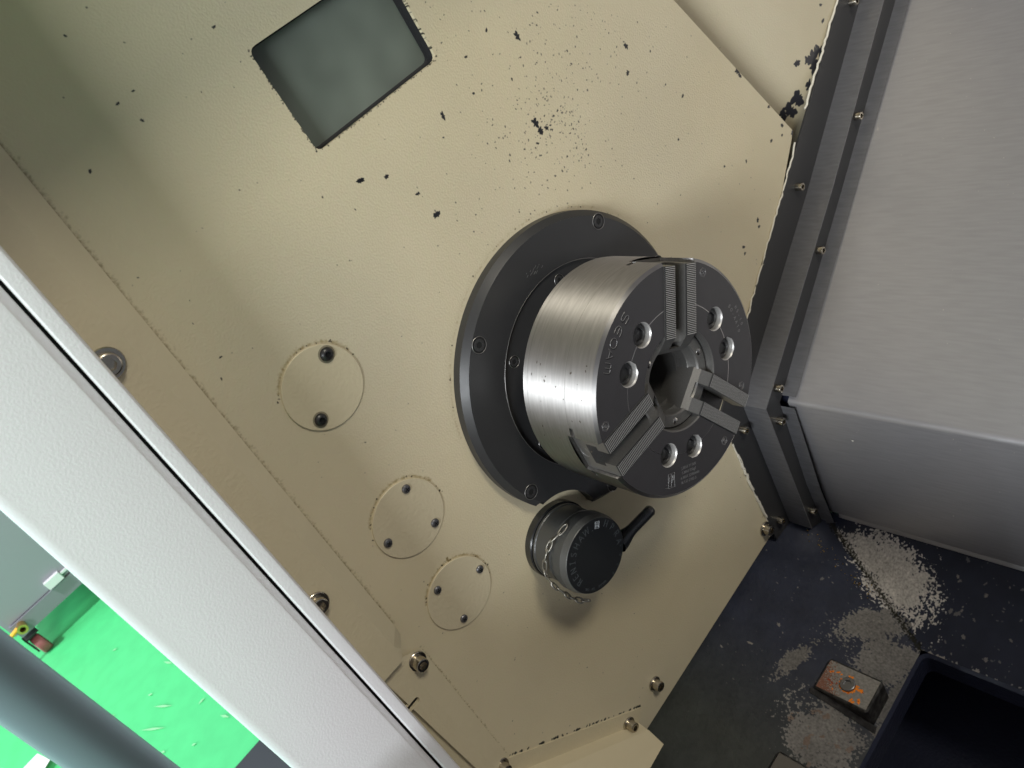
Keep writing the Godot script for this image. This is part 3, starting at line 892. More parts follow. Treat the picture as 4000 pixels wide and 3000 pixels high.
func build_covers() -> void:
	var F := Vector3(0, 1, 1)
	var e0 := [Vector2(.30, -1.055), Vector2(.0891, -.7159), Vector2(-.0710, -.4549), Vector2(-.252, -.166), Vector2(-.3826, -.1600), Vector2(-.5400, -.1590)]
	var e1 := [Vector2(.28, -1.109), Vector2(.0618, -.7689), Vector2(-.1065, -.5062), Vector2(-.2781, -.2108), Vector2(-.4304, -.2046), Vector2(-.5420, -.2000)]
	var e3 := [Vector2(.262, -1.145), Vector2(.0380, -.7960), Vector2(-.1256, -.5305), Vector2(-.2970, -.2445), Vector2(-.4670, -.2300), Vector2(-.5600, -.2300)]
	# rail on the wall
	var t := thing("edge_rail", "inner black edge rail with a steel flange bolted to the cream wall edge", "rail", Vector3(0, -.2781, -.2108))
	var off := Vector3(0, .2781, .2108)
	var b := Mb.new(); band(b, e0, e1, .003)
	strip_x(b, e0, 0.0, .003, F)
	shift(b, off)
	part("rail_foot", b, M.bracket, t)
	var c := Mb.new(); strip_x(c, e1, .003, .0425, F)
	for p in [[e1, .0425]]:
		for i in 5:
			c.quad(Vector3(.0425, e1[i].x, e1[i].y), Vector3(.0425, e1[i + 1].x, e1[i + 1].y), Vector3(.0425, e1[i + 1].x - .0012, e1[i + 1].y - .0016), Vector3(.0425, e1[i].x - .0012, e1[i].y - .0016), Vector3.RIGHT)
	shift(c, off)
	part("rail_flange", c, M.sheet_lip, t)
	for q in [[-.0840, -.4861], [.0711, -.7429], [-.3084, -.1887], [-.5120, -.1790]]:
		bolt_on(t, Vector3(.0032, q[0], q[1]) + off, .0060, .0105, M.bolt, false)
	# second rail with the wiper lip
	var u := thing("wiper_rail", "outer black wiper rail with a bluish steel lip beside the way cover", "rail", Vector3(.04, -.2970, -.2445))
	var of2 := Vector3(-.04, .2970, .2445)
	var d := Mb.new()
	var i1 := []
	for k in 6: i1.append(e1[k] + Vector2(-.0014, -.0018))
	band(d, i1, e3, .0405)
	shift(d, of2)
	part("rail_foot", d, M.bracket, u)
	var g := Mb.new()
	var up := [e3[0], e3[1], e3[2], e3[3] + Vector2(.006, -.010)]
	strip_x(g, up, .0405, .0635, F)
	shift(g, of2); part("wiper_lip", g, M.sheet_lip, u)
	var lo := Mb.new()
	strip_x(lo, [e3[3] + Vector2(-.006, .001), e3[4], e3[5] + Vector2(.006, 0)], .0405, .0635, F)
	lo.quad(Vector3(.048, -.554, -.2298), Vector3(.0637, -.554, -.2298), Vector3(.0665, -.556, -.2330), Vector3(.048, -.560, -.2290), F)
	shift(lo, of2); part("wiper_lip", lo, M.sheet_lip, u)
	for q in [[-.0500, -.6150], [-.1618, -.4347], [-.2700, -.2480], [-.3172, -.2262], [-.5133, -.2150]]:
		bolt_on(u, Vector3(.0407, q[0], q[1]) + of2, .0060, .0105, M.bolt, false)
	# the cover itself: sloping sheet above, upright sheet below, hem at the bottom
	var w := thing("way_cover", "brushed steel telescopic way cover bent over the slanted bed", "cover", Vector3(.05, -.30, -.25))
	var of3 := Vector3(-.05, .30, .25)
	var K := Vector2(-.2985, -.2500)
	var top := Mb.new()
	var n := 6
	strip_x(top, [Vector2(.30, -1.2315), K + Vector2(.0035, -.0056)], .050, 1.15, F)
	shift(top, of3); part("sloping_sheet", top, M.sheet, w)
	var bend := Mb.new()
	var arc := [K + Vector2(.0035, -.0056), K + Vector2(.0012, -.0012), K + Vector2(-.0016, .0003), K + Vector2(-.0055, .0005)]
	for k in 3:
		var na := Vector3(0, .85 - .28 * k, .53 + .15 * k).normalized(); var nb := Vector3(0, .85 - .28 * (k + 1), .53 + .15 * (k + 1)).normalized()
		bend.quad_n([Vector3(.050, arc[k].x, arc[k].y), Vector3(1.15, arc[k].x, arc[k].y), Vector3(1.15, arc[k + 1].x, arc[k + 1].y), Vector3(.050, arc[k + 1].x, arc[k + 1].y)], [na, na, nb, nb])
	shift(bend, of3); part("bend", bend, M.sheet, w)
	var low := Mb.new()
	strip_x(low, [K + Vector2(-.0055, .0005), Vector2(-.549, -.2470)], .050, 1.15, F)
	strip_x(low, [Vector2(-.549, -.2470), Vector2(-.555, -.2440), Vector2(-.558, -.2455)], .064, 1.15, F)
	shift(low, of3); part("upright_sheet", low, M.sheet, w)
	var hem := Mb.new()
	strip_x(hem, [Vector2(-.5590, -.2500), Vector2(-.5730, -.2455)], .064, 1.15, F)
	shift(hem, of3); part("rusty_hem", hem, M.rust, w)
	# flakes of cream paint and grit stuck on the steel
	var fl := Mb.new()
	for i in 150:
		var x := rng.randf_range(.08, .55); var k := rng.randf()
		var p := Vector3(x, 0, 0)
		var nn := Vector3(0, .85, .53).normalized()
		if rng.randf() < .72:
			p.y = lerpf(-.29, .12, k); p.z = -.25 + (p.y + .2985) * -1.640
			p += Vector3(0, .0006, .0004)
		else:
			p.y = lerpf(-.54, -.31, k); p.z = -.2465; nn = Vector3.BACK
			p.z = lerpf(-.2470, -.2490, (p.y + .549) / .245) + .0008
		var r := rng.randf_range(.0004, .0010) * (1.0 if rng.randf() < .95 else 3.0)
		var s := nn.cross(Vector3.RIGHT)
		for h in 3:
			var a0 := TAU * h / 3.0 + i; var a1 := TAU * (h + 1) / 3.0 + i
			fl.tri(p + Vector3.RIGHT * cos(a0) * r + s * sin(a0) * r, p + Vector3.RIGHT * cos(a1) * r + s * sin(a1) * r, p + nn * r * .35, nn)
	shift(fl, of3); part("paint_flakes", fl, M.flake, w).set_meta("kind", "stuff")
	# cream corner sheet behind the rails
	var cp := thing("corner_sheet", "cream curved corner sheet with bare patches, behind the black edge rail", "panel", Vector3(0, .12, -.45))
	var m := Mb.new()
	var fd := Vector3(0, .885, .466); var ou := Vector3(0, .466, -.885)
	var base := Vector3(0, -.0014, -.5174)
	var rows := []
	for k in 15:
		var s := k / 14.0 * .42 - .01
		var x := -.055 + .052 * (1.0 - pow(1.0 - clampf((s + .01) / .15, 0, 1), 2.0))
		var sl := .052 * 2.0 * (1.0 - clampf((s + .01) / .15, 0, 1)) / .15
		rows.append([base + ou * s + Vector3(x, 0, 0), (Vector3.RIGHT - ou * sl).normalized()])
	for k in 14:
		var A: Array = rows[k]; var B: Array = rows[k + 1]
		m.quad_n([A[0] - fd * .25, A[0] + fd * .7, B[0] + fd * .7, B[0] - fd * .25], [A[1], A[1], B[1], B[1]])
	for i in m.v.size(): m.v[i] += Vector3(0, -.12, .45)
	part("curved_sheet", m, M.wall, cp)

func shift(b: Mb, d: Vector3) -> void:
	for i in b.v.size(): b.v[i] += d

func build_roof() -> void:
	var t := thing("roof_sheet", "cream roof sheet over the headstock end of the machine", "roof", Vector3(.1, .72, 0))
	var b := Mb.new()
	b.box(Vector3(-.12, 0, -1.3), Vector3(.155, .012, .46))
	part("sheet", b, M.cream, t)

# ---------------------------------------------------------------- door post and handle
func leaning(b: Mb, sec: PackedVector2Array, y0: float, y1: float) -> void:
	# sec holds (x, z at y = .17); every edge leans a little towards the door going down
	var c := sec.size()
	var f := func(p: Vector2, y: float) -> Vector3:
		var k := lerpf(-.066, -.052, clampf((p.y - .3995) / .105, 0, 1))
		return Vector3(p.x, y, p.y + (y - .17) * k)
	var mid := Vector2.ZERO
	for p in sec: mid += p / c
	var en := []
	var cw := Geometry2D.is_polygon_clockwise(sec)
	for i in c:
		var d := (sec[(i + 1) % c] - sec[i]).normalized()
		en.append(Vector2(d.y, -d.x) * (-1.0 if cw else 1.0))
	for i in c:
		var j := (i + 1) % c
		var n0: Vector2 = en[i]; var n1: Vector2 = en[i]
		if en[i].dot(en[(i + c - 1) % c]) > .93: n0 = (en[i] + en[(i + c - 1) % c]).normalized()
		if en[i].dot(en[j]) > .93: n1 = (en[i] + en[j]).normalized()
		var A := Vector3(n0.x, 0, n0.y); var B := Vector3(n1.x, 0, n1.y)
		b.quad_n([f.call(sec[i], y0), f.call(sec[i], y1), f.call(sec[j], y1), f.call(sec[j], y0)], [A, A, B, B])

func build_post() -> void:
	var t := thing("door_post", "pale grey textured door post with a black seam, large and slightly blurred", "post", Vector3(.05, -.7, .45))
	var off := Vector3(-.05, .7, -.45)
	var a := Mb.new()
	leaning(a, PackedVector2Array([Vector2(.01, .3990), Vector2(.0965, .3990), Vector2(.0985, .3996), Vector2(.0997, .4010), Vector2(.1, .4030), Vector2(.1, .4100), Vector2(.0990, .4115), Vector2(.01, .4115)]), -.7, .9)
	shift(a, off); part("inner_liner", a, M.post, t)
	var b := Mb.new()
	var s := PackedVector2Array([Vector2(.0, .4140), Vector2(.0925, .4140), Vector2(.0940, .4146), Vector2(.0985, .4188), Vector2(.0996, .4202), Vector2(.1, .4222)])
	for k in 8:
		var an := PI / 2 * k / 7.0
		s.append(Vector2(.092 + cos(an) * .008, .4955 + sin(an) * .008))
	s.append(Vector2(.0, .5035))
	leaning(b, s, -.7, .9)
	shift(b, off); part("outer_post", b, M.post, t)
	var c := Mb.new()
	leaning(c, PackedVector2Array([Vector2(.02, .4110), Vector2(.086, .4110), Vector2(.086, .4144), Vector2(.02, .4144)]), -.7, .9)
	shift(c, off); part("rubber_seal", c, M.rubber, t)
	# round handle bar outside the post
	var h := thing("handle_bar", "slate grey round door handle bar crossing the lower left corner", "handle", Vector3(.1, -.2, .585))
	var m := Mb.new()
	m.tube([Vector3(0, -.5, .0285), Vector3(0, 0, .006), Vector3(0, .40, -.012), Vector3(0, .9, -.0345)], .0212, 32)
	part("bar", m, M.bar, h)

# ---------------------------------------------------------------- black spindle ring
func build_ring() -> void:
	var t := thing("spindle_ring", "wide black flange ring between the cream wall and the chuck", "flange")
	var pc := Vector2(.157, -.154)
	var lobe := circle(.0665, 64, pc.x, pc.y)
	var b := Mb.new()
	var front := circle(.1722, 160); var outer := circle(.1790, 160)
	var f2: PackedVector2Array = Geometry2D.clip_polygons(front, lobe)[0]
	var o2: PackedVector2Array = Geometry2D.clip_polygons(outer, lobe)[0]
	for side in [Rect2(-1, -1, 1, 2), Rect2(0, -1, 1, 2)]:
		var half := PackedVector2Array([side.position, Vector2(side.end.x, side.position.y), side.end, Vector2(side.position.x, side.end.y)])
		for piece in Geometry2D.intersect_polygons(f2, half):
			for bit in Geometry2D.clip_polygons(piece, circle(.1240, 120)): b.flat(bit, .0189)
	b.rim(o2, 0.0, .0115)
	# chamfer: skip the stretch that the scallop cuts away
	var g0 := -.46; var g1 := -1.02
	b.lathe([Vector2(.0115, .1790), Vector2(.0178, .1733), Vector2(.0189, .1722)], 150, g0, g1 + TAU)
	for k in 24:
		var a0 := g0 + (g1 - g0) * k / 24.0; var a1 := g0 + (g1 - g0) * (k + 1) / 24.0
		var p0 := Vector2(cos(a0), sin(a0)) * .1755; var p1 := Vector2(cos(a1), sin(a1)) * .1755
		if p0.distance_to(pc) > .0665 and p1.distance_to(pc) > .0665:
			b.lathe([Vector2(.0115, .1790), Vector2(.0189, .1722)], 1, a0, a1)
	var sc := PackedVector2Array()
	for k in 41:
		var a := lerpf(.35, 4.4, k / 40.0)
		var p := pc + Vector2(cos(a), sin(a)) * .0665
		if p.length() < .1760: sc.append(p)
	b.rim(sc, 0.0, .0189, false, false)
	b.lathe([Vector2(.0189, .1240), Vector2(.0150, .1240)], 120)
	part("ring_body", b, M.oxide, t)
	var e := Mb.new()
	e.lathe([Vector2(.0184, .1250), Vector2(.01905, .1245), Vector2(.01905, .1239), Vector2(.0180, .12385)], 120)
	part("bore_edge", e, M.oxide_edge, t)
	var inn := Mb.new()
	inn.lathe([Vector2(.0150, .1240), Vector2(.0150, .0850), Vector2(.050, .0850)], 96)
	part("inner_ring", inn, M.oxide, t)
	for q in [[49.3, .1625], [131.1, .1665], [-21.8, .1655], [-69.9, .1660], [-140.0, .1660], [172.0, .166]]:
		var a := deg_to_rad(q[0])
		ring_bolt(t, Vector3(.0189, sin(a) * q[1], cos(a) * q[1]), .0088)
	for d in [43.2, 103.2, -16.8, 163.2, -76.8, -136.8]:
		var a := deg_to_rad(d)
		ring_bolt(t, Vector3(.0150, sin(a) * .1090, cos(a) * .1090), .0066)
	# worn stamped mark
	var mk := Mb.new()
	for i in 16:
		var a := deg_to_rad(88.5 + rng.randfn(0, 2.6)); var r := .1393 + rng.randfn(0, .0022)
		var p := Vector3(.0191, sin(a) * r, cos(a) * r)
		var l := rng.randf_range(.0012, .0045)
		mk.quad(p, p + Vector3(0, .0006, 0), p + Vector3(0, .0006 + l * .35, -l), p + Vector3(0, l * .35, -l), Vector3.RIGHT)
	part("worn_mark", mk, M.engrave, t).set_meta("kind", "stuff")

func ring_bolt(t: Node3D, at: Vector3, r: float) -> void:
	# screw at the surface: bright rim, flat dark rings painting counterbore and socket shade
	var o := part("bolt", socket_head(r * .78, .0012, r * .44, rng.randf()), M.oxide, t, at + Vector3(-.0006, 0, 0))
	var m := Mb.new()
	m.lathe([Vector2(.0008, r * 1.0), Vector2(.00078, r * .75)], 28)
	part("counterbore", m, M.hole, o)
	var e := Mb.new()
	e.lathe([Vector2(.0007, r * 1.09), Vector2(.0010, r * 1.05), Vector2(.0007, r * .99)], 28)
	part("bore_rim", e, M.oxide_edge, o)
	var h := Mb.new()
	h.lathe([Vector2(.00065, r * .42), Vector2(.00065, 0)], 6)
	part("hex_socket", h, M.hole, o)

# ---------------------------------------------------------------- the chuck
const XF := .1594        # face
const XO := .1570        # front end of the cylinder
const XR := .0500        # rear
const XS := .1130        # bottom of the jaw slots
const TH := 1.0826       # middle between two jaws

func build_chuck() -> void:
	var t := thing("lathe_chuck", "large three-jaw steel lathe chuck with black face and serrated jaws", "chuck")
	var ja := [TH + PI / 3, TH + PI, TH - PI / 3]
	var hw := .0243
	# cylinder: full behind the slots, sectors beside them
	var b := Mb.new(); b.uvmode = 2
	b.lathe([Vector2(XR, .060), Vector2(XR, .1235), Vector2(XR + .003, .1265), Vector2(.0603, .1265), Vector2(.0605, .1270), Vector2(XS, .1270)], 180)
	for k in 3:
		for s in [[XS, .1182, hw], [.1182, .1240, .0345], [.1240, XO, hw]]:
			var d := asin(s[2] / .127)
			b.lathe([Vector2(s[0], .127), Vector2(s[1], .127)], 64, ja[k] + d, ja[k] + TAU / 3 - d)
		# slot walls and floor
		var ra := Vector3(0, sin(ja[k]), cos(ja[k])); var ta := Vector3(0, cos(ja[k]), -sin(ja[k]))
		for sg in [-1.0, 1.0]:
			var w: Vector3 = ta * hw * sg; var w2: Vector3 = ta * .0345 * sg
			for h in [[XS, .1240, w, .1246, .1246], [.1240, XO, w, .1246, .1246], [XO, XF - .0001, w, .1246, .1209], [.1182, .1240, w2, .1221, .1221]]:
				b.quad(Vector3(h[0], 0, 0) + ra * .0536 + h[2], Vector3(h[1], 0, 0) + ra * .0536 + h[2], Vector3(h[1], 0, 0) + ra * h[4] + h[2], Vector3(h[0], 0, 0) + ra * h[3] + h[2], -ta * sg)
			b.quad(Vector3(.1182, 0, 0) + ra * .05 + w, Vector3(.1182, 0, 0) + ra * .05 + w2, Vector3(.1182, 0, 0) + ra * .1222 + w2, Vector3(.1182, 0, 0) + ra * .1246 + w, Vector3.RIGHT)
			b.quad(Vector3(.1240, 0, 0) + ra * .05 + w, Vector3(.1240, 0, 0) + ra * .05 + w2, Vector3(.1240, 0, 0) + ra * .1225 + w2, Vector3(.1240, 0, 0) + ra * .1246 + w, Vector3.LEFT)
		b.quad(Vector3(XS, 0, 0) + ra * .03 - ta * .036, Vector3(XS, 0, 0) + ra * .03 + ta * .036, Vector3(XS, 0, 0) + ra * .1217 + ta * .036, Vector3(XS, 0, 0) + ra * .1217 - ta * .036, Vector3.RIGHT)
		b.quad(Vector3(XS, 0, 0) + ra * .1217 - ta * .0243, Vector3(XS, 0, 0) + ra * .1217 + ta * .0243, Vector3(XS, 0, 0) + ra * .1246 + ta * .0243, Vector3(XS, 0, 0) + ra * .1246 - ta * .0243, Vector3.RIGHT)
	part("body", b, M.steel_turned, t)
	for k in 3:
		var ch := Mb.new(); ch.uvmode = 2
		var d := asin(hw / .125)
		ch.lathe([Vector2(XO, .1270), Vector2(XF, .1234)], 64, ja[k] + d, ja[k] + TAU / 3 - d)
		part("front_chamfer", ch, M.steel_turned, t)
	for x in [.0603, .1187]:
		var gr := Mb.new()
		gr.lathe([Vector2(x - .0002, .12706), Vector2(x + .0002, .12706)], 160, ja[2] + .3, ja[2] + TAU / 3 - .3)
		part("turned_line", gr, M.oxide_edge, t)
	# stains on the bright cylinder
	var sp := Mb.new()
	for i in 20:
		var a := rng.randf_range(.10, .85); var x := rng.randf_range(.065, .150); var r := rng.randf_range(.0004, .0013)
		var o := Vector3(x, sin(a) * .12703, cos(a) * .12703)
		var tv := Vector3(0, cos(a), -sin(a))
		for h in 6:
			var a0 := TAU * h / 6.0; var a1 := TAU * (h + 1) / 6.0
			var r0 := r * (1.0 + .4 * sin(h * 2.1 + i)); var r1 := r * (1.0 + .4 * sin((h + 1) % 6 * 2.1 + i))
			sp.tri(o, o + Vector3(cos(a0) * r0, 0, 0) + tv * sin(a0) * r0 * 1.3, o + Vector3(cos(a1) * r1, 0, 0) + tv * sin(a1) * r1 * 1.3, o * Vector3(0, 1, 1))
	part("stains", sp, M.oxide_edge.duplicate(), t).set_meta("kind", "stuff")
	(t.get_node("stains") as MeshInstance3D).material_override.albedo_color = lin(.20, .18, .165)
	# black face: three sectors with two bolt holes each
	var f := Mb.new()
	var hr := .0132
	var holes := []
	for k in 3:
		var mid: float = ja[k] + PI / 3
		var cuts := [ja[k], mid - deg_to_rad(14.974), mid + deg_to_rad(14.974), ja[k] + TAU / 3]
		for c in 2: holes.append(cuts[c + 1])
		for c in 3:
			var wedge := PackedVector2Array()
			var a0: float = cuts[c]; var a1: float = cuts[c + 1]
			if c == 0:
				for q in 5:
					var r := lerpf(.0555, .1234, q / 4.0); var a := a0 + asin(hw / r); wedge.append(Vector2(cos(a), sin(a)) * r)
			else: wedge.append(Vector2(cos(a0), sin(a0)) * .0555); wedge.append(Vector2(cos(a0), sin(a0)) * .1234)
			var s0 := wedge[wedge.size() - 1].angle()
			var e0 := a1 - (asin(hw / .1234) if c == 2 else 0.0)
			var e1 := a1 - (asin(hw / .0555) if c == 2 else 0.0)
			var st := fposmod(s0, TAU); var en := st + fposmod(e0 - st, TAU)
			for q in range(1, 25): wedge.append(Vector2(cos(lerpf(st, en, q / 24.0)), sin(lerpf(st, en, q / 24.0))) * .1234)
			if c == 2:
				for q in range(3, -1, -1):
					var r := lerpf(.0555, .1234, q / 4.0); var a := a1 - asin(hw / r); wedge.append(Vector2(cos(a), sin(a)) * r)
			else: wedge.append(Vector2(cos(e1), sin(e1)) * .0555)
			var i0 := fposmod(wedge[wedge.size() - 1].angle(), TAU); var i1 := i0 - fposmod(i0 - wedge[0].angle(), TAU)
			for q in range(1, 16): wedge.append(Vector2(cos(lerpf(i0, i1, q / 16.0)), sin(lerpf(i0, i1, q / 16.0))) * .0555)
			var bits := [wedge]
			for h in [cuts[1], cuts[2]]:
				var nx := []
				for w in bits: nx.append_array(Geometry2D.clip_polygons(w, circle(hr, 40, cos(h) * .0803, sin(h) * .0803)))
				bits = nx
			for w in bits: f.flat(w, XF)
	part("face", f, M.face, t)
	# fine ring groove, counterbores and T-bolts
	for k in 3:
		var d := asin(hw / .0803); var m: float = ja[k] + PI / 3; var g := deg_to_rad(14.974); var hh := .0132 / .0803
		for s in [[ja[k] + d, m - g - hh], [m - g + hh, m + g - hh], [m + g + hh, ja[k] + TAU / 3 - d]]:
			var rg := Mb.new()
			rg.lathe([Vector2(XF + .00012, .0808), Vector2(XF + .00012, .0799)], 14, s[0], s[1])
			part("ring_groove", rg, M.bright, t)
	for i in holes.size():
		var a: float = holes[i]
		var at := Vector3(XF - .0090, sin(a) * .0803, cos(a) * .0803)
		var o := part("jaw_bolt", socket_head(.0112, .0032, .0064, rng.randf()), M.black_bolt, t, at)
		var w := Mb.new()
		w.lathe([Vector2(.0090, .0132), Vector2(.0074, .0121), Vector2(-.001, .0120)], 36)
		part("counterbore", w, M.tooth, o)
		var fl := Mb.new(); fl.lathe([Vector2(.0004, .0120), Vector2(.0004, .0)], 30)
		part("bore_floor", fl, M.hole, o)
	# centre: bore wall, pilot sleeve with three screws, tube
	for k in 3:
		var cw := Mb.new()
		var d := asin(hw / .0555)
		cw.lathe([Vector2(XF, .0555), Vector2(XF - .0012, .0540), Vector2(XF - .0095, .0535)], 28, ja[k] + d, ja[k] + TAU / 3 - d)
		part("centre_bore", cw, M.jaw, t)
	var sl := Mb.new()
	sl.lathe([Vector2(XF - .010, .0530), Vector2(XF - .0085, .0515), Vector2(XF - .0085, .0400), Vector2(XF - .0105, .0385), Vector2(XF - .019, .0370), Vector2(XF - .021, .0360), Vector2(XF - .034, .0360), Vector2(XF - .034, .033), Vector2(.02, .033)], 96)
	part("pilot_sleeve", sl, M.jaw, t)
	var tb := Mb.new()
	tb.lathe([Vector2(XF - .040, .0345), Vector2(-.08, .0345), Vector2(-.08, 0.0)], 48)
	part("draw_tube", tb, M.dull, t)
	for k in 3:
		var a: float = ja[k] - PI / 3 + TAU / 3
		var q := Mb.new()
		q.lathe([Vector2(0, .0038), Vector2(.0007, .0036), Vector2(.0013, .0024), Vector2(.0015, 0)], 24)
		var o := part("sleeve_screw", q, M.bright, t, Vector3(XF - .0085, sin(a) * .0460, cos(a) * .0460))
		var hx := Mb.new(); hx.lathe([Vector2(.00155, .0013), Vector2(.00155, 0)], 6)
		part("screw_socket", hx, M.jaw, o)
	for k in 3: jaw(t, ja[k], k)
	seoam(t)
	# stamped marks on the face
	for q in [[141.0, .1150], [19.9, .1146], [-99.0, .1117], [-133.7, .1075]]: hex_mark(t, deg_to_rad(q[0]), q[1])
	var eng: Material = M.engrave
	plate_text(t, "J.MAX 111kN", .0042, -.1130 + .0155, deg_to_rad(-58), .0030, eng)
	plate_text(t, "S.MAX 85kgf", .0042, -.1130 + .0100, deg_to_rad(-58), .0030, eng)
	plate_text(t, "n MAX 3200/min", .0042, -.1130 + .0045, deg_to_rad(-58), .0050, eng)
	plate_text(t, "N.132 2102.8", .0042, -.1130 - .0010, deg_to_rad(-58), .0030, eng)
	logo_box(t, deg_to_rad(-58))
	arc_text(t, "stamped_text", "HS-10", .0040, .1135, deg_to_rad(-177.0), .050, XF + .0001, eng, .0001)
	arc_text(t, "stamped_text", "BO-AA10", .0040, .1060, deg_to_rad(-178.0), .054, XF + .0001, eng, .0001)

func plate_text(t: Node3D, s: String, size: float, r: float, mid: float, dx: float, m: Material) -> void:
	# straight line of small stamped letters, standing upright for a reader who looks along the radius
	var font := SystemFont.new(); font.font_names = PackedStringArray(["Droid Sans"])
	var tm := TextMesh.new()
	tm.text = s; tm.font = font; tm.font_size = 32; tm.pixel_size = size / 32.0; tm.depth = .0001
	var o := part("stamped_text", tm, m, t)
	var rad := Vector3(0, sin(mid), cos(mid)); var tg := Vector3(0, cos(mid), -sin(mid))
	o.transform = Transform3D(Basis(-tg, -rad, Vector3.RIGHT), Vector3(XF + .0001, 0, 0) - rad * r - tg * (.008 + dx))

func logo_box(t: Node3D, mid: float) -> void:
	var b := Mb.new()
	var rad := Vector3(0, sin(mid), cos(mid)); var tg := Vector3(0, cos(mid), -sin(mid))
	var o := Vector3(XF + .00015, 0, 0) + rad * .1065 + tg * .0165
	for l in [[-.006, -.008, -.006, .008], [-.006, .008, .004, .008], [.004, .008, .004, -.008], [-.006, -.008, .004, -.008], [-.0012, .007, -.0012, -.007], [-.0045, .005, -.0025, .005], [-.0045, 0., -.0025, 0.], [-.0045, .005, -.0045, 0.], [-.0045, -.006, -.0025, -.006], [-.0045, -.0025, -.0025, -.0025], [.0005, .006, .0005, -.002], [.0025, .006, .0025, 0.], [-.010, -.003, -.0075, -.003], [-.012, -.006, -.0075, -.007]]:
		var p: Vector3 = o - tg * l[0] - rad * l[1]; var q: Vector3 = o - tg * l[2] - rad * l[3]
		b.tube([p, q], .00022, 5)
	part("stamped_logo", b, M.engrave, t)

func hex_mark(t: Node3D, a: float, r: float) -> void:
	var b := Mb.new()
	var o := Vector3(XF + .0001, sin(a) * r, cos(a) * r)
	var rad := Vector3(0, sin(a), cos(a)); var tg := Vector3(0, cos(a), -sin(a))
	for s in [.0052, .0040]:
		var path := []
		for k in 6: path.append(o + rad * sin(TAU * k / 6.0) * s + tg * cos(TAU * k / 6.0) * s)
		b.tube(path, .0002, 5, true)
	b.tube([o + tg * .0018 + rad * .0014, o + rad * .0022, o - tg * .0016 + rad * .001, o, o + tg * .0016 - rad * .001, o - rad * .0022, o - tg * .0018 - rad * .0014], .0002, 5)
	part("stamped_mark", b, M.engrave, t)

func seoam(t: Node3D) -> void:
	# five rounded engraved letters along the rim; each stroke is a light ridge with a shifted dark copy painting its shade.  u runs with the reading, v radially out
	var L := {
		"S": [[Vector2(.9, 1), Vector2(.25, 1), Vector2(.05, .85), Vector2(.05, .65), Vector2(.25, .5), Vector2(.75, .5), Vector2(.95, .35), Vector2(.95, .15), Vector2(.75, 0), Vector2(.1, 0)]],
		"E": [[Vector2(.95, 1), Vector2(.4, 1), Vector2(.1, .8), Vector2(.02, .5), Vector2(.1, .2), Vector2(.4, 0), Vector2(.95, 0)], [Vector2(.05, .5), Vector2(.9, .5)]],
		"O": [[Vector2(.5, 1), Vector2(.2, .93), Vector2(.02, .7), Vector2(0, .5), Vector2(.02, .3), Vector2(.2, .07), Vector2(.5, 0), Vector2(.8, .07), Vector2(.98, .3), Vector2(1, .5), Vector2(.98, .7), Vector2(.8, .93), Vector2(.5, 1)]],
		"A": [[Vector2(0, 0), Vector2(.25, .6), Vector2(.5, 1), Vector2(.75, .6), Vector2(1, 0)], [Vector2(.2, .35), Vector2(.8, .35)]],
		"M": [[Vector2(0, 0), Vector2(0, .8), Vector2(.12, 1), Vector2(.38, 1), Vector2(.5, .85), Vector2(.5, .1)], [Vector2(.5, .85), Vector2(.62, 1), Vector2(.88, 1), Vector2(1, .8), Vector2(1, 0)]],
	}
	var at := {"S": 75.6, "E": 68.2, "O": 61.5, "A": 55.6, "M": 48.8}
	for k in L:
		var a := deg_to_rad(at[k])
		var o := Vector3(XF + .00005, sin(a) * .1112, cos(a) * .1112)
		var rad := Vector3(0, sin(a), cos(a)); var tg := Vector3(0, cos(a), -sin(a))
		var b := Mb.new(); var sh := Mb.new()
		for st in L[k]:
			for e in [-1.0, 1.0]:
				var path := []
				for p in st: path.append(o - tg * (p.x - .5) * .0098 - rad * (p.y - .5) * .0088 + (tg * .25 + rad * .3) * .0018 * e)
				(b if e > 0 else sh).tube(path, .00030, 6)
		var w := part("engraved_letter", b, M.engrave, t)
		part("letter_shade", sh, M.hole, w)

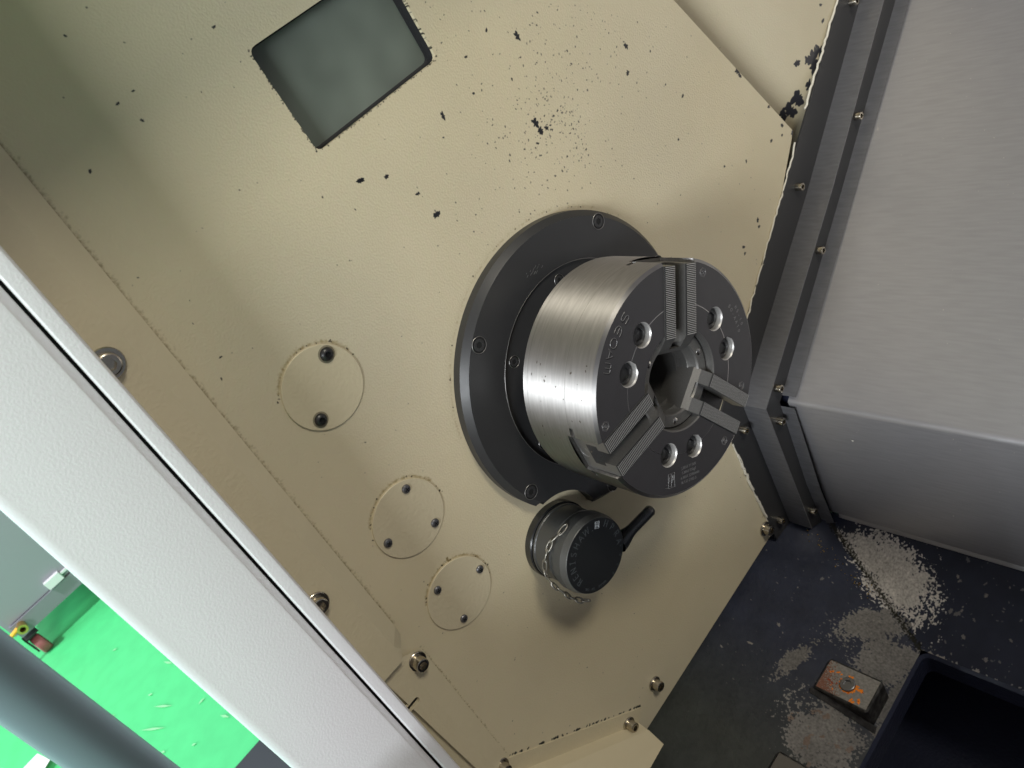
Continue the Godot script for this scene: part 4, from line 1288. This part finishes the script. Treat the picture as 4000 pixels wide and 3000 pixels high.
func jaw(t: Node3D, a: float, idx: int) -> void:
	# local axes: u radial, w tangential, x out of the face
	var U := Vector3(0, sin(a), cos(a)); var W := Vector3(0, cos(a), -sin(a)); var X := Vector3.RIGHT
	var sec := [[-.0237, .1132], [-.0237, .1186], [-.0337, .1186], [-.0337, .1236], [-.0237, .1236], [-.0237, .1596], [-.0087, .1596], [-.0087, .1445], [-.0137, .1445], [-.0137, .1290],
		[.0137, .1290], [.0137, .1445], [.0087, .1445], [.0087, .1596], [.0237, .1596], [.0237, .1236], [.0337, .1236], [.0337, .1186], [.0237, .1186], [.0237, .1132]]
	var b := Mb.new()
	var u0 := .046; var u1 := .1208
	for i in sec.size():
		var p: Array = sec[i]; var q: Array = sec[(i + 1) % sec.size()]
		var d := Vector2(q[0] - p[0], q[1] - p[1]).normalized()
		var n := (W * -d.y + X * d.x).normalized()
		b.quad_n([U * u0 + W * p[0] + X * p[1], U * u1 + W * p[0] + X * p[1], U * u1 + W * q[0] + X * q[1], U * u0 + W * q[0] + X * q[1]], [n, n, n, n])
	var poly := PackedVector2Array()
	for p in sec: poly.append(Vector2(p[0], p[1]))
	var tr := Geometry2D.triangulate_polygon(poly)
	for e in [u1]:
		var base := b.v.size()
		for p in poly: b.vert(U * e + W * p.x + X * p.y, U)
		for i in range(0, tr.size(), 3): b.face(base + tr[i], base + tr[i + 1], base + tr[i + 2])
	# inner end: two raised blocks that fall away towards the centre, the slot closed behind the tip
	var add := func(w0: float, w1: float, pr: Array) -> void:
		for i in pr.size() - 1:
			var p: Vector2 = pr[i]; var q: Vector2 = pr[i + 1]
			var d := (q - p).normalized()
			var n := (U * -d.y + X * d.x).normalized()
			b.quad_n([U * p.x + X * p.y + W * w0, U * q.x + X * q.y + W * w0, U * q.x + X * q.y + W * w1, U * p.x + X * p.y + W * w1], [n, n, n, n])
		for s in [[w0, -1.0], [w1, 1.0]]:
			for i in pr.size() - 1:
				b.quad(U * pr[i].x + X * pr[i].y + W * s[0], U * pr[i + 1].x + X * pr[i + 1].y + W * s[0], U * pr[i + 1].x + X * .1132 + W * s[0], U * pr[i].x + X * .1132 + W * s[0], W * s[1])
	add.call(-.0237, -.0087, [Vector2(.0290, .1132), Vector2(.0290, .1470), Vector2(.0350, .1530), Vector2(.0460, .1596)])
	add.call(.0087, .0237, [Vector2(.0290, .1132), Vector2(.0290, .1470), Vector2(.0350, .1530), Vector2(.0460, .1596)])
	add.call(-.0087, .0087, [Vector2(.0290, .1132), Vector2(.0290, .1470), Vector2(.0335, .1515), Vector2(.0345, .1300), Vector2(.0460, .1290)])
	var o := part("master_jaw", b, M.jaw, t)
	# serrated rails, one tooth every 1.9 mm; dark flanks paint the shade between teeth
	for s in [-1.0, 1.0]:
		var r := Mb.new(); var cr := Mb.new()
		var c := 39
		var w0: float = .0089 * s; var w1: float = .0235 * s
		var pitch := (.1206 - .0466) / c
		for k in c:
			var ua := .0466 + pitch * k
			var lo := XF - .0002; var hi := XF + .0021
			var pr := [Vector2(ua, lo), Vector2(ua + pitch * .28, hi), Vector2(ua + pitch * .72, hi), Vector2(ua + pitch, lo)]
			for i in 3:
				var into := cr if i == 1 else r
				var d: Vector2 = (pr[i + 1] - pr[i]).normalized()
				var n := (U * -d.y + X * d.x).normalized()
				into.quad_n([U * pr[i].x + X * pr[i].y + W * w0, U * pr[i + 1].x + X * pr[i + 1].y + W * w0, U * pr[i + 1].x + X * pr[i + 1].y + W * w1, U * pr[i].x + X * pr[i].y + W * w1], [n, n, n, n])
			for h in [[w0, -s], [w1, s]]:
				r.quad(U * pr[0].x + X * lo + W * h[0], U * pr[1].x + X * hi + W * h[0], U * pr[2].x + X * hi + W * h[0], U * pr[3].x + X * lo + W * h[0], W * h[1])
		for e in [[.0466, -1.0], [.1206, 1.0]]:
			r.quad(U * e[0] + X * (XF - .001) + W * w0, U * e[0] + X * (XF - .001) + W * w1, U * e[0] + X * (XF - .0003) + W * w1, U * e[0] + X * (XF - .0003) + W * w0, U * e[1])
		part("serrated_rail", r, M.groove, o)
		part("tooth_crests", cr, M.tooth, o).set_meta("kind", "stuff")
	# set screw in the outer end
	var sc := Mb.new()
	sc.lathe([Vector2(0, .0062), Vector2(-.001, .0058), Vector2(-.0035, .0058), Vector2(-.0035, .003), Vector2(-.0015, .0026), Vector2(-.0015, .0012), Vector2(-.003, .0010), Vector2(-.003, 0)], 28)
	var z := part("end_screw", sc, M.tooth, o)
	z.transform = Transform3D(Basis(U, X, W), U * (u1 + .0003) + X * .1212)

# ---------------------------------------------------------------- cover plates
func plate(label: String, c: Vector2, r: float) -> Node3D:
	var t := thing("cover_plate", label, "cover plate", Vector3(0, c.x, c.y), "round cream cover plates on the headstock wall")
	var b := Mb.new()
	b.lathe([Vector2(0, r), Vector2(.0016, r), Vector2(.0021, r - .0006), Vector2(.0021, 0)], 72)
	part("disc", b, M.cream, t)
	return t

func build_plates() -> void:
	var a := plate("largest gap-topped round cream cover plate with two black socket screws", Vector2(.2014, .2583), .0416)
	a.set_meta("label", "round cream cover plate held by two black socket screws")
	for q in [[.0228, -.0222, .0069], [-.0216, .0220, .0064]]:
		var h := Mb.new()
		var r: float = q[2]
		h.lathe([Vector2(0, r), Vector2(r * .22, r * .98), Vector2(r * .45, r * .82), Vector2(r * .60, r * .56), Vector2(r * .62, r * .46), Vector2(r * .25, r * .40), Vector2(r * .25, 0)], 26)
		var o := part("button_screw", h, M.black_bolt, a, Vector3(.0021, q[0], q[1]))
		var g := Mb.new(); g.lathe([Vector2(r * .26, r * .40), Vector2(r * .26, 0)], 6)
		part("hex_socket", g, M.hole, o)
		var sm := Mb.new()
		sm.lathe([Vector2(.0002, r * 1.25), Vector2(.0002, r * .98)], 26)
		part("grime_ring", sm, std(lin(.26, .23, .16), .8), o)
	var b := plate("round cream cover plate with three cross screws, nearer the round cream plate with black screws", Vector2(.0277, .2768), .0432)
	b.set_meta("label", "middle round cream cover plate with three cross-head screws")
	var c := plate("", Vector2(-.0926, .2876), .0428)
	c.set_meta("label", "lowest round cream cover plate with three cross-head screws")
	# places of the screws on the two plates, (y, z) from the plate's centre
	for q in [[.0285, -.0170], [-.0007, .0336], [-.0283, -.0176]]: phillips_on(b, Vector3(.0021, q[0], q[1]), .0050)
	for q in [[.0012, -.0341], [.0284, .0169], [-.0280, .0160]]: phillips_on(c, Vector3(.0021, q[0], q[1]), .0048)

# ---------------------------------------------------------------- probe arm socket
func build_probe() -> void:
	var cy := -.1545; var cz := .1545
	var t := thing("probe_socket", "black round probe socket with lettered cap and swing lever below the chuck", "socket", Vector3(0, cy, cz))
	var b := Mb.new()
	b.lathe([Vector2(0, .0485), Vector2(.0095, .0485), Vector2(.0110, .0475), Vector2(.0112, .0440)], 80)
	part("base_ring", b, M.lever, t)
	var c := Mb.new()
	c.lathe([Vector2(.0112, .0458), Vector2(.0125, .0468), Vector2(.0150, .0468), Vector2(.0160, .0458), Vector2(.0400, .0455), Vector2(.0405, .0462), Vector2(.0420, .0462), Vector2(.0425, .0455), Vector2(.0500, .0455)], 80)
	part("barrel", c, M.probe, t)
	var e := Mb.new()
	e.lathe([Vector2(.0500, .0455), Vector2(.0505, .0485), Vector2(.0620, .0485)], 80)
	part("cap_rim", e, M.probe, t)
	var ed := Mb.new()
	ed.lathe([Vector2(.0620, .0485), Vector2(.0626, .0483), Vector2(.0700, .0462), Vector2(.0706, .0456)], 80)
	part("cap_chamfer", ed, M.cap_edge, t)
	var f := Mb.new()
	f.lathe([Vector2(.0706, .0456), Vector2(.0708, .0452), Vector2(.0708, 0)], 80)
	part("cap_face", f, M.cap, t)
	arc_text(t, "cap_text", "RENISHAW.", .0085, .0360, deg_to_rad(53.0), .275, .07085, M.print)
	arc_text(t, "cap_text", "HPRA", .0085, .0386, deg_to_rad(177.0), .314, .07085, M.print)
	arc_text(t, "cap_text", "MADE IN UK", .0034, .0405, deg_to_rad(-55.0), .087, .07085, M.print)
	arc_text(t, "cap_text", "LOCK", .0034, .0420, deg_to_rad(-122.0), .28, .07085, M.print)
	# small emblem between the words
	var em := Mb.new()
	var a := deg_to_rad(128.0)
	var rad := Vector3(0, sin(a), cos(a)); var tg := Vector3(0, cos(a), -sin(a))
	var o := Vector3(.0709, 0, 0) + rad * .0374
	for l in [[-.003, -.0042, .003, -.0042], [.003, -.0042, .003, .0042], [.003, .0042, -.003, .0042], [-.003, .0042, -.003, -.0042], [0., .0035, 0., 0.], [0., 0., -.0022, -.0022], [0., 0., .0022, -.0022], [-.0018, .002, .0018, .002], [-.0024, -.0008, 0., -.003], [0., -.003, .0024, -.0008]]:
		em.tube([o + tg * l[0] + rad * l[1], o + tg * l[2] + rad * l[3]], .00035, 5)
	part("emblem", em, std(lin(.35, .37, .38), .5), t)
	# lever: from the cap's rim out to a rounded tip
	var lv := Mb.new()
	var p0 := Vector3(.056, -.2040 - cy + .016, .1150 - cz); var p1 := Vector3(.054, -.2010 - cy, .0460 - cz)
	var path := []
	var rad_ := []
	for k in 15:
		var u := k / 14.0
		path.append(p0.lerp(p1, u))
	var d := (p1 - p0).normalized()
	var side := d.cross(Vector3.RIGHT).normalized()
	var rings := []
	for k in 22:
		var u := k / 21.0
		var r := lerpf(.0125, .0072, smoothstep(0, .4, u))
		var q := p0.lerp(p1, minf(u * 1.06, 1.0))
		if u > .86:
			var w := (u - .86) / .14
			r = .0078 * sqrt(maxf(0.0, 1.0 - w * w)); q = p0.lerp(p1, .9) + d * .0078 * w
		rings.append([q, r])
	for k in rings.size() - 1:
		for s in 18:
			var a0 := TAU * s / 18.0; var a1 := TAU * (s + 1) / 18.0
			var v := []
			var nn := []
			for w in [[k, a0], [k, a1], [k + 1, a1], [k + 1, a0]]:
				var n := side * cos(w[1]) + Vector3.RIGHT * sin(w[1])
				v.append(rings[w[0]][0] + n * rings[w[0]][1])
				nn.append((n + d * (clampf((w[0] - 17) / 4.0, 0, 2))).normalized())
			lv.quad_n(v, nn)
	part("lever", lv, M.lever, t)
	# chain from the barrel down under the cap, every link a part
	var ch := thing("safety_chain", "thin steel link chain hanging over the black probe socket", "chain", Vector3(.05, -.11, .16))
	var ps := [Vector3(.0534, -.1050, .1563), Vector3(.0515, -.1068, .1683), Vector3(.0450, -.1110, .1790), Vector3(.0422, -.1176, .1885), Vector3(.0395, -.1272, .1970), Vector3(.0355, -.1405, .2030), Vector3(.0370, -.1500, .2058),
		Vector3(.0470, -.1510, .2095), Vector3(.0490, -.1612, .2080), Vector3(.0500, -.1750, .2050), Vector3(.0500, -.1850, .2025), Vector3(.0505, -.1950, .1985), Vector3(.0510, -.2045, .1930), Vector3(.0520, -.2120, .1865)]
	var off := Vector3(-.05, .11, -.16)
	for i in ps.size() - 1:
		var A: Vector3 = ps[i]; var B: Vector3 = ps[i + 1]
		var dv := (B - A); var L := dv.length(); dv = dv.normalized()
		var outw := ((A + B) * .5 - Vector3(.04, cy, cz)); outw.x *= .2
		var s1 := dv.cross(outw.normalized()).normalized()
		if i % 2 == 1: s1 = (s1 + dv.cross(s1) * 1.2).normalized()
		var hl := L * .5 + .0017; var hw := .0034
		var loop := []
		for k in 18:
			var an := TAU * k / 18.0
			loop.append((A + B) * .5 + off + outw.normalized() * .0006 + dv * (cos(an) * hl) + s1 * (sin(an) * hw))
		var m := Mb.new(); m.tube(loop, .0011, 6, true)
		part("link", m, M.chain, ch)

# ---------------------------------------------------------------- what shows past the post
func build_background() -> void:
	var t := thing("grey_cabinet", "grey blue machine cabinet on red castors standing on the green floor", "cabinet", Vector3(-3.3, -.88, .6))
	var b := Mb.new()
	b.box(Vector3(-.5, .07, -1.0), Vector3(.535, 1.2, .575))
	part("cabinet_body", b, M.cabinet, t)
	var p := Mb.new()
	p.box(Vector3(-.5, 0, -1.0), Vector3(.545, .066, .58))
	part("plinth", p, M.cabinet_dark, t)
	var sd := Mb.new()
	sd.box(Vector3(.30, .005, .5810), Vector3(.50, .9, .60))
	part("side_flange", sd, M.cabinet, t)
	var w := Mb.new()
	w.lathe([Vector2(-.020, 0), Vector2(-.020, .036), Vector2(-.016, .043), Vector2(.016, .043), Vector2(.020, .036), Vector2(.020, 0)], 28)
	for z in [.56]:
		var o := part("castor_wheel", w, M.red, t, Vector3(.525, -.077, z))
		o.rotation.y = 1.75
		var k := Mb.new(); k.box(Vector3(-.03, -.01, -.028), Vector3(-.024, .062, .028)); k.box(Vector3(-.03, .055, -.028), Vector3(.03, .062, .028))
		part("castor_fork", k, M.dull, o)
	var v := Mb.new()
	v.lathe([Vector2(0, .016), Vector2(.03, .016), Vector2(.03, .02), Vector2(.05, .02), Vector2(.05, .011), Vector2(.03, .011)], 20)
	var vv := part("drain_valve", v, M.brass, t, Vector3(.545, .045, .545))
	var lv := Mb.new(); lv.tube([Vector3(.03, .01, .01), Vector3(.03, .0, .06), Vector3(.03, -.03, .085)], .009, 8)
	part("valve_lever", lv, M.yellow, vv)
	var la := Mb.new(); la.box(Vector3(.536, .075, .32), Vector3(.56, .11, .385)); la.box(Vector3(.536, .088, .20), Vector3(.548, .097, .32))
	part("latch", la, M.post, t)
	# low dark tank at the machine's foot, and a scrap of paper on the floor
	var k := thing("coolant_tank", "dark slate coolant tank edge at the foot of the pale post", "tank", Vector3(-.5, -1, .7))
	var kb := Mb.new()
	kb.box(Vector3(-.665, 0, -.4), Vector3(.6, .10, .25))
	part("tank_body", kb, M.slate, k)
	var q := thing("paper_sheet", "crumpled white paper on the green floor in the lower left corner", "paper", Vector3(-2.06, -1, 1.36))
	var qb := Mb.new()
	var pts := [Vector3(-.09, .02, .02), Vector3(-.065, .035, -.07), Vector3(.02, .03, -.10), Vector3(.045, .02, -.03), Vector3(.11, .03, .0), Vector3(.10, .015, .16), Vector3(-.05, .02, .15)]
	for i in pts.size(): qb.tri(pts[i], pts[(i + 1) % pts.size()], Vector3(0, .055, .02), Vector3.UP)
	part("sheet", qb, M.white, q)
	# scuffs in the floor paint
	var s := Mb.new(); s.uvmode = 1
	for c in [[-1.996, 1.05, .03, .9], [-1.912, .916, .018, .8], [-1.978, .819, .05, .35], [-1.653, .798, .022, 1.6], [-1.52, .879, .014, .9], [-1.614, .961, .016, .5], [-1.50, .768, .04, .4], [-1.748, .957, .10, .6], [-2.341, .948, .02, 1.0], [-1.80, .90, .08, .55]]:
		var d: Vector3 = Vector3(cos(c[3]), 0, -sin(c[3])) * c[2] * .6; var n := Vector3(d.z, 0, -d.x).normalized() * .0045
		var o := Vector3(c[0], -.996, c[1])
		s.quad(o - d, o + n, o + d, o - n, Vector3.UP)
	part("floor_scuffs", s, M.scuff, get_node("floor")).set_meta("kind", "stuff")
